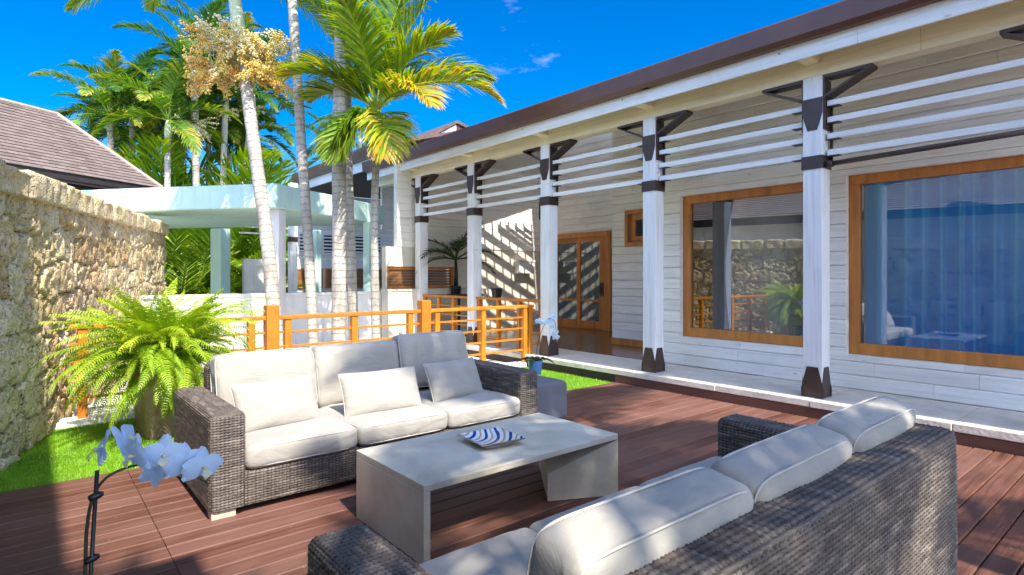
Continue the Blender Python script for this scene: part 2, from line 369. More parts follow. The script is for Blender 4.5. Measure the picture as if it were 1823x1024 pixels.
# deck: chamfered boards running along X, one straight butt joint
DECK_Y0, DECK_Y1, JOINT = -4.2, 5.34, .585
def wall_x(y): return -.172 + .2945 * (y - 6.075)
mb = MB(); bw = .139; y = DECK_Y1
while y > DECK_Y0:
    y0, y1 = y - bw + .007, y; c = .006
    for x0, x1 in ((wall_x(y) - .2, JOINT - .002), (JOINT + .002, 6.32)):
        cuts = [x0, x1]
        for a, b in zip(cuts[:-1], cuts[1:]):
            t = rng.random() * .8; zz = rng.uniform(-.001, .001)
            prof = [(y0, -.03), (y0, -c + zz), (y0 + c, zz), (y1 - c, zz), (y1, -c + zz), (y1, -.03)]
            mb.prism([(a, p, q) for p, q in prof], (b - a, 0, 0), t)
    y -= bw
struct('deck', mb, M['deck'], 'dark red-brown timber deck of long boards')
struct('deck_bed', MB().box((-4, -4.2, -.078), (6.3, 5.33, -.032)), M['black'])
# lawn and its blades
mb = MB(); mb.prism([(wall_x(5.34) - .2, 5.345, -.07), (6.30, 5.345, -.07), (6.30, 7.2, -.07), (wall_x(7.2) - .2, 7.2, -.07)], (0, 0, .06)); struct('lawn', mb, m_plain('turf_base', (.16, .32, .012), .9, .3, 12, .01, 90))
rs = np.random.RandomState(3)
def blades(n, x0, x1, y0, y1):
    k = rs.rand(n, 2) * (x1 - x0, y1 - y0) + (x0, y0); keep = k[:, 0] > wall_x(k[:, 1]) + .02; k = k[keep]; n = len(k)
    a = rs.rand(n) * 6.283; hgt = .016 + .016 * rs.rand(n); ln = .018 * (rs.rand(n, 2) - .5) * 2; wd = .0028
    P = np.zeros((n, 3, 3)); dx, dy = np.cos(a) * wd, np.sin(a) * wd
    P[:, 0] = np.c_[k[:, 0] - dx, k[:, 1] - dy, np.full(n, -.011)]; P[:, 1] = np.c_[k[:, 0] + dx, k[:, 1] + dy, np.full(n, -.011)]
    P[:, 2] = np.c_[k[:, 0] + ln[:, 0], k[:, 1] + ln[:, 1], -.011 + hgt]
    t = np.clip(.30 + 1.1 * (fbm(k[:, 0] * 2.8, k[:, 1] * 2.8, 0, 4, 5) - .42) + .45 * (rs.rand(n) - .35), 0, 1)
    return P, t
mb = MB()
for args in ((26000, -.4, 1.6, 5.35, 7.25), (9000, 1.6, 3.6, 5.35, 7.2), (26000, 3.6, 6.3, 5.35, 7.25)):
    P, t = blades(*args); n = len(P); o = len(mb.v)
    mb.v.extend(map(tuple, P.reshape(-1, 3).tolist())); mb.f.extend((o + 3 * i, o + 3 * i + 1, o + 3 * i + 2) for i in range(n))
    mb.uv.extend([(0, 0)] * (3 * n)); mb.t.extend(np.repeat(t, 3).tolist())
o = obj('grass', mb, M['grass']); tag(o, 'short bright green artificial turf between deck and railing', None, kind='stuff')
# walkway slab with rough nosing, riser board, kerb, pale paving, porch floor
mb = MB(); y = -4.0
while y < 12.9:
    L = rng.uniform(.9, 1.25); y2 = min(12.9, y + L); j = rng.uniform(-.004, .004)
    mb.box((6.33 + j, y + .002, .105), (7.36, y2 - .002, .18 + j * .4)); y = y2
struct('walkway', mb, M['slab'], 'pale limestone walkway slabs along the house', bevel=.008)
struct('step_riser', MB().box((6.36, -4, -.06), (6.40, 12.9, .103)), M['dark_wood'])
struct('deck_riser', MB().box((6.335, -4, -.06), (6.358, 5.34, .10)), m_wood('riser_wood', (.105, .042, .03), (8, 1.0, 20), .5, .3))
struct('porch_base', MB().box((7.36, 5.44, -.06), (10.5, 11.3, .170)), M['slab'])
mb = MB(); x = 7.365
while x < 10.48:
    mb.box((x, 5.46, .171), (min(x + .118, 10.48), 11.28, .184), rng.random() * .8); x += .12
struct('porch_floor', mb, m_wood('porch_planks', (.17, .065, .028), (9, 1.1, 1), .2, .35, .5, .0006), 'glossy red-brown plank floor of the porch')
struct('kerb', MB().box((wall_x(7.3) - .2, 7.2, -.07), (6.32, 7.42, .055)), M['plaster'], bevel=.012)
struct('courtyard', MB().box((-6, 7.42, -.079), (6.36, 40, -.012)), M['paving'])

# ------------------------------------------------------------------ house
house = thing('house', 'long white timber beach house with deep brown-guttered eaves beside the deck', 'house', (7.4, 4, 0))
def pieces(intervals, op):
    out = []
    for a, b in intervals:
        if op[1] <= a or op[0] >= b: out.append((a, b)); continue
        if op[0] > a: out.append((a, op[0]))
        if op[1] < b: out.append((op[1], b))
    return out
def siding(axis, c, a0, a1, z0, z1, ops, rng, rowh=.162, depth=.15):
    """courses of boards; the face looks towards -axis at coordinate c; ops = (a0,a1,z0,z1) openings"""
    mb = MB(); z = z0
    while z < z1 - .01:
        zt = min(z1, z + rowh * rng.uniform(.94, 1.06)); cuts = sorted({z, zt, *[q for o in ops for q in o[2:] if z + .004 < q < zt - .004]})
        off = rng.uniform(-.004, .004); joints = []; p = a0 + rng.uniform(.3, 1.6)
        while p < a1 - .2: joints.append(p); p += rng.uniform(.9, 2.5)
        jt = [(rng.random(), rng.uniform(-.004, .004)) for _ in range(len(joints) + 1)]
        for zb, zc in zip(cuts[:-1], cuts[1:]):
            iv = [(a0, a1)]
            for o in ops:
                if o[2] < zc - .002 and o[3] > zb + .002: iv = pieces(iv, o)
            for s0, s1 in iv:
                ed = [s0] + [j for j in joints if s0 + .05 < j < s1 - .05] + [s1]
                for e0, e1 in zip(ed[:-1], ed[1:]):
                    k = sum(j < (e0 + e1) / 2 for j in joints); t, dj = jt[k]; f = c + off + dj; ch = .011
                    lo = .0015 if zb == z else 0; hi = .0015 if zc == zt else 0
                    prof = [(f + ch, zb + lo), (f, zb + lo + (ch if zb == z else 0)), (f, zc - hi - (ch if zc == zt else 0)), (f + ch, zc - hi), (c + depth, zc - hi), (c + depth, zb + lo)]
                    e0 += .0012; e1 -= .0012
                    if axis == 'X': mb.prism([(p_, e0, q_) for p_, q_ in prof], (0, e1 - e0, 0), t)
                    else: mb.prism([(e0, p_, q_) for p_, q_ in prof], (e1 - e0, 0, 0), t)
        z = zt
    return mb
W1, W2 = (3.10, 4.97, .60, 2.66), (.25, 2.716, .575, 2.67)
SOFF = lambda x: 3.98 + .325 * (x - 6.05)
rng = random.Random(11)
obj('siding_wall', siding('X', 7.35, -3.0, 5.44, .18, SOFF(7.35), (W1, W2), rng), M['siding'], house)
obj('siding_wall', siding('X', 8.60, 5.2, 7.32, .30, SOFF(8.6), ((6.30, 7.0, 2.03, 2.71),), rng), M['siding'], house)
obj('siding_wall', siding('X', 10.50, 7.1, 11.3, .19, SOFF(10.5), ((8.95, 10.95, .19, 2.55),), rng), M['siding'], house)
obj('siding_wall', siding('Y', 11.30, 6.16, 6.5, 2.12, 4.0, (), rng), M['siding_x'], house); obj('siding_wall', siding('Y', 11.30, 6.5, 10.5, 2.12, 4.13, (), rng), M['siding_x'], house)
obj('end_gable', MB().prism([(6.5, 11.36, 4.13), (10.5, 11.36, 4.13), (10.5, 11.36, SOFF(10.5)), (6.5, 11.36, SOFF(6.5))], (0, .1, 0)), M['plaster_warm'], house)
obj('plaster_wall', MB().box((5.90, 11.32, -.02), (5.93, 11.5, 2.118)).box((5.93, 11.32, -.02), (7.676, 11.5, 1.20)).box((5.93, 11.32, 1.69), (7.676, 11.5, 2.118)).box((7.676, 11.32, -.02), (10.498, 11.5, 2.118)), M['plaster_warm'], house)
lw = obj('wall_ledge', MB().box((5.80, 11.02, -.015), (8.38, 11.318, 1.16)).box((5.78, 11.0, 1.16), (8.40, 11.318, 1.20)), M['plaster_warm'], house)
pn = MB()
for k in range(6): pn.box((5.99, 11.40 + .004 * (k % 2), 1.262 + k * .0615), (7.616, 11.44, 1.262 + (k + 1) * .0615 - .004), rng.random())
wp = obj('window', MB().box((5.931, 11.36, 1.201), (7.675, 11.45, 1.26)).box((5.931, 11.36, 1.632), (7.675, 11.45, 1.689)).box((5.931, 11.36, 1.26), (5.99, 11.45, 1.632)).box((7.616, 11.36, 1.26), (7.675, 11.45, 1.632)), M['amber'], house, bevel=.006)
wp['label'] = 'low timber-shuttered window in the end wall'; obj('shutter', pn, M['panel'], wp)
obj('skirting', MB().box((8.565, 5.45, .185), (8.60, 7.33, .30)), M['amber'], house, bevel=.004)
# inner wall returns that close the recesses
obj('return_wall', MB().prism([(7.5, 5.36, .18), (8.74, 5.36, .18), (8.74, 5.36, SOFF(8.74)), (7.5, 5.36, SOFF(7.5))], (0, .08, 0)), M['plaster_warm'], house)
obj('return_wall', MB().prism([(8.75, 7.2, .18), (10.64, 7.2, .18), (10.64, 7.2, SOFF(10.6)), (8.75, 7.2, SOFF(8.75))], (0, .1, 0)), M['plaster_warm'], house)

def frame_mb(x0, x1, op, wd=.11, sill=.13):
    a0, a1, z0, z1 = op
    return MB().box((x0, a0, z0), (x1, a1, z0 + sill)).box((x0, a0, z1 - wd), (x1, a1, z1)).box((x0, a0, z0 + sill), (x1, a0 + wd, z1 - wd)).box((x0, a1 - wd, z0 + sill), (x1, a1, z1 - wd))
for op in (W1, W2):
    o = (op[0] + .003, op[1] - .003, op[2] + .003, op[3] - .003)
    f = obj('window', frame_mb(7.43, 7.53, o), M['amber'], house, bevel=.006)
    obj('pane', MB().box((7.475, o[0] + .10, o[2] + .12), (7.481, o[1] - .10, o[3] - .10)), M['glass'], f)
    if op is W1: obj('roller_blind', MB().box((7.55, o[0] + .1, o[3] - .34), (7.556, o[1] - .1, o[3] - .09)).tube([(7.553, o[0] + .1, o[3] - .345), (7.553, o[1] - .1, o[3] - .345)], .012), M['plaster'], f)
# small window beside the door
o = (6.303, 6.997, 2.033, 2.707)
f = obj('window', frame_mb(8.57, 8.70, o, .075, .075), M['amber'], house, bevel=.005)
f['label'] = 'small square timber window beside the porch door'
obj('sash', frame_mb(8.64, 8.69, (6.40, 6.90, 2.125, 2.615), .09, .09), M['amber'], f, bevel=.005)
obj('pane', MB().box((8.66, 6.48, 2.20), (8.665, 6.82, 2.53)), M['glass'], f)
# sliding glazed door
d = obj('door_frame', MB().box((10.44, 8.953, .185), (10.56, 9.03, 2.42)).box((10.44, 10.87, .185), (10.56, 10.947, 2.42)).box((10.43, 8.953, 2.42), (10.57, 10.947, 2.547)).box((10.47, 9.03, .1845), (10.55, 10.87, .21)), M['amber'], house, bevel=.005)
for y0, y1, xx in ((9.03, 9.22, 10.455), (9.20, 10.02, 10.455), (10.0, 10.87, 10.505)):
    lf = obj('door', MB().box((xx, y0, .212), (xx + .045, y0 + .095, 2.418)).box((xx, y1 - .095, .212), (xx + .045, y1, 2.418)).box((xx, y0 + .095, .212), (xx + .045, y1 - .095, .39)).box((xx, y0 + .095, 2.31), (xx + .045, y1 - .095, 2.418)).box((xx + .003, y0 + .095, .86), (xx + .042, y1 - .095, .91)), M['amber'], house, bevel=.004)
    obj('pane', MB().box((xx + .02, y0 + .09, .38), (xx + .025, y1 - .09, 2.32)), M['door_glass'], lf)
    if y0 > 9.05 or y0 < 9.05 and y1 < 9.3:
        yy = y0 + .045 if y0 == 9.20 else y1 - .045
        obj('handle', MB().tube([(xx - .002, yy, 1.05), (xx - .04, yy, 1.07), (xx - .045, yy, 1.16), (xx - .04, yy, 1.25), (xx - .002, yy, 1.27)], .011, 8).box((xx - .006, yy - .022, 1.0), (xx, yy + .022, 1.32)), M['brown'], lf)
# dark rooms behind the glass
rm = MB()
for x0, x1, y0, y1 in ((7.5, 12.2, -3, 5.36), (10.65, 14.5, 7.32, 12.5)):
    rm.box((x0, y0, .10), (x1, y1, .17)).box((x1, y0, .1), (x1 + .1, y1, .35)).box((x1, y0, 3.2), (x1 + .1, y1, 3.9)).box((x1, y1 - 2.2, .35), (x1 + .1, y1, 3.2)).box((x0, y0 - .1, .1), (x1, y0, 3.9)).box((x0, y1, .1), (x1, y1 + .1, 3.6)).box((x0 + .05, y0, 3.45), (x1, y1, 3.55))
obj('room', rm, M['interior'], house)

# posts, with their iron shoes, collars and braces
YC = [.60, 2.737, 4.887, 6.969, 9.05, 11.01]; PX0 = 6.5
def post(k):
    y = YC[k]; p = obj('post', MB().box((PX0, y - .1, .182), (PX0 + .2, y + .1, 3.637)), M['post'], house, bevel=.006)
    b = MB(); e = .006
    def plate(face, z0, z1, w0, w1, z2=None, w2=None):
        """tapering plate on the -X (0), -Y (1), +X (2), +Y (3) face"""
        pts = [(-w0 / 2, z0), (w0 / 2, z0)] + ([(w0 / 2, z2), (w1 / 2, z1), (-w1 / 2, z1), (-w0 / 2, z2)] if z2 else [(w1 / 2, z1), (-w1 / 2, z1)])
        if face == 0: b.prism([(PX0 - e, y + q, z) for q, z in pts], (e - .0005, 0, 0))
        if face == 1: b.prism([(PX0 + .1 + q, y - .1 - e, z) for q, z in pts], (0, e - .0005, 0))
        if face == 2: b.prism([(PX0 + .2 + .0005, y + q, z) for q, z in pts], (e, 0, 0))
        if face == 3: b.prism([(PX0 + .1 + q, y + .1 + .0005, z) for q, z in pts], (0, e, 0))
    for f in range(4): plate(f, .183, .51, .235, .115, .275)
    obj('shoe', b, M['brown'], p); b = MB()
    z0, z1, e2 = 2.645, 2.785, .012
    for xa, xb, ya, yb in ((PX0 - e2, PX0 - .0005, y - .1 - e2, y + .1 + e2), (PX0 + .2005, PX0 + .2 + e2, y - .1 - e2, y + .1 + e2), (PX0 - .0005, PX0 + .2005, y - .1 - e2, y - .1005), (PX0 - .0005, PX0 + .2005, y + .1005, y + .1 + e2)):
        b.box((xa, ya, z0), (xb, yb, z1))
    obj('collar', b, M['brown'], p); b = MB()
    for f in (0, 2):
        b = MB(); plate(f, 3.405, 3.06, .212, .10, 3.24); obj('cap_plate', b, M['brown'], p)
    for sg in (-1, 1):
        b = MB(); yy = y + sg * .1; t_ = sg
        b.box((PX0 + .02, yy + t_ * .0005, 3.06), (PX0 + .18, yy + t_ * .02, 3.60))             # strap up the post
        b.box((PX0 + .02, yy + t_ * .021, 3.606), (PX0 + .18, yy + t_ * .47, 3.635))             # plate under the beam
        a0, a1 = (yy + t_ * .02, 3.425), (yy + t_ * .44, 3.61)
        b.prism([(PX0 + .01, a0[0], a0[1]), (PX0 + .01, a0[0], a0[1] - .03), (PX0 + .01, a1[0] + t_ * .022, a1[1] - .002), (PX0 + .01, a1[0], a1[1])], (.18, 0, 0))
        obj('brace', b, M['brown'], p)
    return p
for k in range(6): post(k)
for k in range(5):                                        # four slats between every two posts
    y0, y1 = YC[k] + .115, YC[k + 1] - .115
    for z in (3.345, 3.168, 2.992, 2.816):
        b = MB(); tl = .012
        b.hexa([(PX0 + .06, y0 + .012, z - .031 - tl), (PX0 + .15, y0 + .012, z - .031 + tl), (PX0 + .15, y1 - .012, z - .031 + tl), (PX0 + .06, y1 - .012, z - .031 - tl)],
               [(PX0 + .06, y0 + .012, z + .031 - tl), (PX0 + .15, y0 + .012, z + .031 + tl), (PX0 + .15, y1 - .012, z + .031 + tl), (PX0 + .06, y1 - .012, z + .031 - tl)], rng.random())
        obj('louvre_slat', b, M['slat'], house, bevel=.004)
    for ys, sg in ((y0, 1), (y1, -1)):
        b = MB().box((PX0 + .155, ys, 2.70), (PX0 + .178, ys + sg * .028, 3.44))
        for z in (3.345, 3.168, 2.992, 2.816): b.box((PX0 + .055, ys + sg * .004, z - .045), (PX0 + .154, ys + sg * .13, z - .038))
        obj('slat_holder', b, M['brown'], house)
obj('awning_tube', MB().tube([(6.56, .72, 2.735), (6.56, 2.62, 2.685)], .026, 12).tube([(6.56, 2.55, 2.687), (6.56, 2.62, 2.685)], .036, 12), M['brown'], house, smooth=True)
YR = 12.9
bm_ = MB(); y = -4.0
for y2 in (1.75, 3.9, 5.95, 8.0, 10.1, YR): bm_.box((PX0 + .01, y + .001, 3.638), (PX0 + .19, y2 - .001, 4.05), rng.random() * .6); y = y2
obj('eaves_beam', bm_, M['beam'], house, bevel=.005)
b = MB(); y = -4.0
for y2 in (-.5, 2.2, 5.6, 8.4, 11.2, YR): b.box((6.227, y + .001, 3.77), (6.257, y2 - .001, 4.0), rng.random() * .5); y = y2
fa = obj('fascia', b, M['fascia'], house, bevel=.004)
b = MB()
for y in YC:
    for dy in (-.03, .05): b.tube([(6.2275, y + .35 + dy * 4, 3.92 + dy), (6.222, y + .35 + dy * 4, 3.92 + dy)], .009, 6)
obj('bolt', b, M['brown'], fa)
for y in YC: obj('rafter_tail', MB().box((6.258, y - .075, 3.78), (PX0 + .009, y + .075, 3.97), rng.random()), M['beam'], house, bevel=.004)
gp = [(x + .165, z + .066) for x, z in ((6.06, 3.868), (5.985, 3.868), (5.945, 3.915), (5.935, 4.10), (5.945, 4.118), (5.96, 4.108), (5.965, 3.93), (5.995, 3.895), (6.06, 3.895))]
b = MB(); y = -4.0
for y2 in (.6, 4.7, 8.9, YR): b.prism([(x, y, z) for x, z in gp], (0, y2 - y - .002, 0)); b.prism([(x - .003 * (x < 6.21), y2 - .05, z) for x, z in gp], (0, .1 if y2 < YR else .05, 0)); y = y2
obj('gutter', b, M['gutter'], house)
# roof slope with an open bay over the porch end, and the boarded soffit under it
RZ = lambda x: 4.075 + .325 * (x - 6.05)
HX0, HX1, HY0, HY1 = 7.95, 9.9, 7.3, 9.62
def slab(zf, th, cells):
    b = MB()
    for x0, x1, y0, y1 in cells:
        b.hexa([(x0, y0, zf(x0) - th), (x1, y0, zf(x1) - th), (x1, y1, zf(x1) - th), (x0, y1, zf(x0) - th)], [(x0, y0, zf(x0)), (x1, y0, zf(x1)), (x1, y1, zf(x1)), (x0, y1, zf(x0))], rng.random())
    return b
cells = [(6.16, 13, -4, HY0), (6.16, HX0, HY0, HY1), (HX1, 13, HY0, HY1), (6.16, 13, HY1, YR)]
obj('roof', slab(RZ, .05, cells), M['roofslab'], house)
sc_ = []; x = 6.26
while x < 10.8:
    x2 = x + .15
    if x2 > HX0 and x < HX1: sc_ += [(x, x2 - .004, -4, HY0), (x, x2 - .004, HY1, 11.3)]
    else: sc_ += [(x, x2 - .004, -4, 11.6 if x > 8 else 12.85)]
    x = x2
obj('soffit', slab(lambda x: RZ(x) - .055, .03, sc_), M['soffit'], house)
b = MB()
for y in (2.737, 4.887, 6.969, 11.0): b.hexa([(6.72, y - .06, SOFF(6.72) - .15), (10.4, y - .06, SOFF(10.4) - .15), (10.4, y + .06, SOFF(10.4) - .15), (6.72, y + .06, SOFF(6.72) - .15)], [(6.72, y - .06, SOFF(6.72) - .012), (10.4, y - .06, SOFF(10.4) - .012), (10.4, y + .06, SOFF(10.4) - .012), (6.72, y + .06, SOFF(6.72) - .012)])
obj('rafter', b, M['soffit'], house)
# sloping lattice set in the open bay
lat = MB(); cs, sn = math.cos(R(.8)), math.sin(R(.8))
ysr = [7.85, 8.15, 8.47, 8.80] + [9.10, 9.22, 9.34, 9.46, 9.58, 9.66, 9.72]; LZ = 4.84
ysr = [7.5 + .33 * q for q in range(8)] + [10.02, 10.15, 10.28, 10.41, 10.54, 10.67]; TA = .44
for i, y in enumerate(ysr):
    wdy = .05 if i > 7 else .15
    xa = max(HX0 + .02, HX0 + (y + wdy - (HY1 - .02)) / TA); xb = min(HX1 - .02, HX0 + (y - (HY0 + .02)) / TA)
    if xb - xa < .1: continue
    ya = y - TA * (xa - HX0); za = LZ - (xa - HX0) * sn / cs
    lat.prism([(xa, ya, za), (xa, ya + wdy, za), (xa, ya + wdy, za - .06), (xa, ya, za - .06)], (xb - xa, -TA * (xb - xa), -(xb - xa) * sn / cs))
for k in range(9):
    x = HX0 + .1 + k * .26; z = LZ - .02 - (x - HX0) * sn / cs + .03
    lat.box((x, HY0 + .02, z), (x + .045, HY1 - .02, z + .05))
obj('lattice', lat, M['slat'], house)

# second, higher roof behind, and the gable
def P_Y(px, py, Y):
    a = (px - CX) / F_PX; r = RT * a + FW; t = Y / r[1]; return Vector((r[0] * t, Y, EYE + (CY - py) / F_PX * t))
rear = thing('house', 'rear wing of the white house, its brown eaves higher and behind the palms', 'house', (8, 16, 0))
b = MB(); b.prism([(6.62, 13.0, 4.35), (6.30, 13.0, 4.35), (6.26, 13.0, 4.55), (6.62, 13.0, 4.62)], (0, 5.2, 0)); obj('gutter', b, M['gutter'], rear)
obj('fascia', MB().box((6.42, 13.0, 4.10), (6.46, 18.2, 4.349)), M['fascia'], rear)
obj('roof', MB().prism([(6.3, 12.95, 4.56), (11.5, 12.95, 6.1), (11.5, 12.95, 6.18), (6.3, 12.95, 4.64)], (0, 5.3, 0)), M['roofslab'], rear)
obj('soffit', MB().prism([(6.461, 12.98, 4.1), (9.5, 12.98, 4.1), (9.5, 12.98, 4.14), (6.461, 12.98, 4.14)], (0, 5.2, 0)), M['dark_wood'], rear)
obj('siding_wall', siding('Y', 18.2, P_Y(523, 500, 18.2).x, 12, 2.0, 4.1, (), rng), M['siding_x'], rear)
obj('plaster_wall', MB().box((P_Y(523, 500, 18.1).x, 18.1, -.05), (12, 18.5, 1.99)), M['plaster'], rear)
for px0, px1 in ((527, 575), (580, 622), (628, 688)):
    a, c = P_Y(px0, 478, 18.05), P_Y(px1, 513, 18.05)
    f = obj('window', MB().box((a.x, 18.06, c.z), (c.x, 18.098, c.z + .05)).box((a.x, 18.06, a.z - .05), (c.x, 18.098, a.z)).box((a.x, 18.06, c.z + .05), (a.x + .06, 18.098, a.z - .05)).box((c.x - .06, 18.06, c.z + .05), (c.x, 18.098, a.z - .05)), M['amber'], rear)
    obj('shutter', MB().box((a.x + .06, 18.075, c.z + .05), (c.x - .06, 18.0985, a.z - .05)), M['panel'], f)
for px in (548, 590, 640, 668):
    a = P_Y(px, 440, 18.1); f = obj('vent_window', MB().box((a.x - .3, 18.14, 2.15), (a.x + .3, 18.19, 2.22)).box((a.x - .3, 18.14, 2.78), (a.x + .3, 18.19, 2.85)).box((a.x - .3, 18.14, 2.22), (a.x - .23, 18.19, 2.78)).box((a.x + .23, 18.14, 2.22), (a.x + .3, 18.19, 2.78)), M['plaster'], rear)
    lb = MB()
    for q in range(5): lb.box((a.x - .23, 18.15, 2.24 + q * .11), (a.x + .23, 18.17, 2.29 + q * .11))
    obj('louvre', lb, M['slat'], f); obj('backing', MB().box((a.x - .23, 18.175, 2.2), (a.x + .23, 18.18, 2.8)), M['black'], f)
a = P_Y(521, 500, 16.6); p = obj('post', MB().box((a.x - .1, 16.5, -.02), (a.x + .1, 16.7, 4.1)), M['post'], rear); obj('collar', MB().box((a.x - .112, 16.488, 2.44), (a.x + .112, 16.712, 2.58)), M['brown'], p)
for q in range(4): obj('louvre_slat', MB().box((P_Y(426, 500, 16.6).x, 16.56, 2.62 + q * .17), (a.x - .12, 16.64, 2.66 + q * .17)), M['slat'], rear)
obj('parapet', MB().box((P_Y(433, 500, 17).x, 16.9, -.02), (a.x - .2, 17.1, 1.95)), M['plaster'], rear)
# gable: white barge boards, shaded blue-grey gable end, brown roof
gab = thing('house', 'gabled roof end with white barge board showing above the long gutter', 'house', (9, 14, 4))
A, Bp, Cc = P_Y(733, 264, 13.6), P_Y(812, 222, 13.6), P_Y(862, 247, 13.6)
A = A - (Bp - A) * .6; Cc = Bp + (Cc - Bp) * 2.2
dn = Vector((0, 0, -.17)); bk = Vector((0, 5, 0))
obj('barge_board', MB().prism([A, Bp, Bp + dn, A + dn], (0, .05, 0)), M['plaster'], gab)
obj('barge_board', MB().prism([Bp, Cc, Cc + dn, Bp + dn], (.002, .05, 0)), M['gutter'], gab)
obj('roof', MB().prism([A + Vector((-.05, -.06, .01)), Bp + Vector((0, -.06, .03)), Bp + Vector((0, -.06, .11)), A + Vector((-.1, -.06, .06))], bk).prism([Bp + Vector((.002, -.06, .03)), Cc + Vector((.05, -.06, .01)), Cc + Vector((.1, -.06, .06)), Bp + Vector((.002, -.06, .11))], bk), M['roofslab'], gab)
obj('gable_wall', MB().prism([A + Vector((.5, 1.0, -.3)), Bp + Vector((0, 1.0, -.1)), Cc + Vector((-.4, 1.0, -.3)), Cc + Vector((-.4, 1.0, -1.6)), A + Vector((.5, 1.0, -1.6))], (0, .1, 0)), M['siding_x'], gab)

# ------------------------------------------------------------------ coral-stone garden wall
WD = Vector((.2945, 1, 0)).normalized(); WN = Vector((WD.y, -WD.x, 0))      # along the wall; out of its face
W0 = Vector((wall_x(-6), -6, 0)); WL = (Vector((wall_x(13.99), 13.99, 0)) - W0).length; WH = 2.30
cwall = thing('garden_wall', 'rough coral-stone garden wall with an uneven coping along the left of the deck', 'wall', tuple(W0))
KS = lambda S: 1.02 + .0098 * (S - WL)          # the wall top climbs a little towards the far end
def stone_field(s, z, seed=0):
    """jittered courses of blocks -> (height, block tint)"""
    sw = s + .16 * (fbm(s * 2.2, z * 2.2, 3.1, 3, seed) - .5) + .05 * (vnoise(s * 9, z * 9, 0, seed) - .5); zw = z + .20 * (fbm(s * 1.6, z * 1.6, 7.7, 3, seed + 5) - .5) + .05 * (vnoise(s * 9, z * 9, 5, seed) - .5)
    best = np.full(s.shape, 9.0); sec = best.copy(); tint = np.zeros(s.shape); lift = np.zeros(s.shape)
    rh, cw = .34, .42; j0 = np.floor(zw / rh).astype(int); i0f = sw / cw
    for dj in (-1, 0, 1):
        j = j0 + dj; i0 = np.floor(i0f + .5 * (j % 2)).astype(int)
        for di in (-1, 0, 1):
            i = i0 + di
            cx = (i + .5 - .5 * (j % 2) + .55 * (_h(i, j, j * 0, 11 + seed) - .5)) * cw; cz = (j + .5 + .45 * (_h(i, j, j * 0, 12 + seed) - .5)) * rh
            d = np.maximum(np.abs(sw - cx) / cw, np.abs(zw - cz) / rh) * .7 + .3 * np.hypot((sw - cx) / cw, (zw - cz) / rh)
            m = d < best; sec = np.where(m, best, np.minimum(sec, d)); tint = np.where(m, _h(i, j, j * 0, 21 + seed), tint); lift = np.where(m, _h(i, j, j * 0, 22 + seed), lift); best = np.where(m, d, best)
    e = np.clip((sec - best) / .085, 0, 1); e = e * e * (3 - 2 * e)
    r = fbm(s * 9, z * 9, 1.3, 5, seed + 3); pit = np.clip((fbm(s * 15, z * 15, 4.4, 3, seed + 9) - .53) * 6, 0, 1)
    return e * (.040 + .030 * lift) + (r - .5) * .06 * (.4 + .6 * e) - pit * .045 - .02 * (e < .25), tint, e
for s0, s1, st in ((0, 11.2, .06), (11.2, WL, .021)):
    S, Z = np.meshgrid(np.arange(s0, s1 + st, st), np.linspace(-.06, WH, int(WH / st) + 2), indexing='ij')
    S = np.minimum(S, s1); hgt, tint, ej = stone_field(S, Z)
    P = np.stack([W0.x + WD.x * S + WN.x * hgt, W0.y + WD.y * S + WN.y * hgt, Z * KS(S)], -1)
    obj('stone_face', MB().grid(P, np.stack([1 - ej, ej], -1), t=tint), M['coral'], cwall, smooth=True)
q0, q1 = W0 - WN * .02, W0 + WD * WL - WN * .02
zb, t0, t1 = Vector((0, 0, -.1)), Vector((0, 0, WH * KS(0))), Vector((0, 0, WH * KS(WL)))
obj('wall_core', MB().hexa([q0 - WN * .42 + zb, q1 - WN * .42 + zb, q1 + zb, q0 + zb][::-1], [q0 - WN * .42 + t0, q1 - WN * .42 + t1, q1 + t1, q0 + t0][::-1]), M['coral'], cwall)
st = .022; S = np.arange(8.0, WL + .04, st); prof = []
for q in range(11): prof.append((-.02 + .11 * q / 10, 0))           # under, outwards
for q in range(10): prof.append((.09 , .24 * (q + 1) / 10))
for q in range(12): prof.append((.09 - .55 * (q + 1) / 12, .24))
prof = np.array(prof); Sg, Q = np.meshgrid(S, np.arange(len(prof)), indexing='ij'); out, up = prof[Q.astype(int), 0], prof[Q.astype(int), 1]
stone = np.floor(Sg / .52 + .25 * vnoise(Sg * 2, 0, 0, 40)); fr = Sg / .52 + .25 * vnoise(Sg * 2, 0, 0, 40) - stone; ed = np.clip(np.minimum(fr, 1 - fr) * 9, 0, 1)
ht = _h(stone.astype(int), 3 + 0 * stone.astype(int), 0 * stone.astype(int), 50)
rr = (fbm(Sg * 8, out * 8, up * 8, 5, 60) - .5) * .055 + (ed - 1) * .022 + (ht - .5) * .02
out = out + rr * np.where(Q > 10, 1, .2) * np.where(Q < 21, 1, .0); up = up * (.95 + .1 * ht) + np.where(Q >= 20, rr, 0) - .02 * (up > .2) * (np.abs(out) > .06)
P = np.stack([W0.x + WD.x * Sg + WN.x * out, W0.y + WD.y * Sg + WN.y * out, (WH - .02) * KS(Sg) + up], -1)
obj('coping', MB().grid(P, t=ht * .5 + .35, flip=True), M['coral'], cwall, smooth=True)

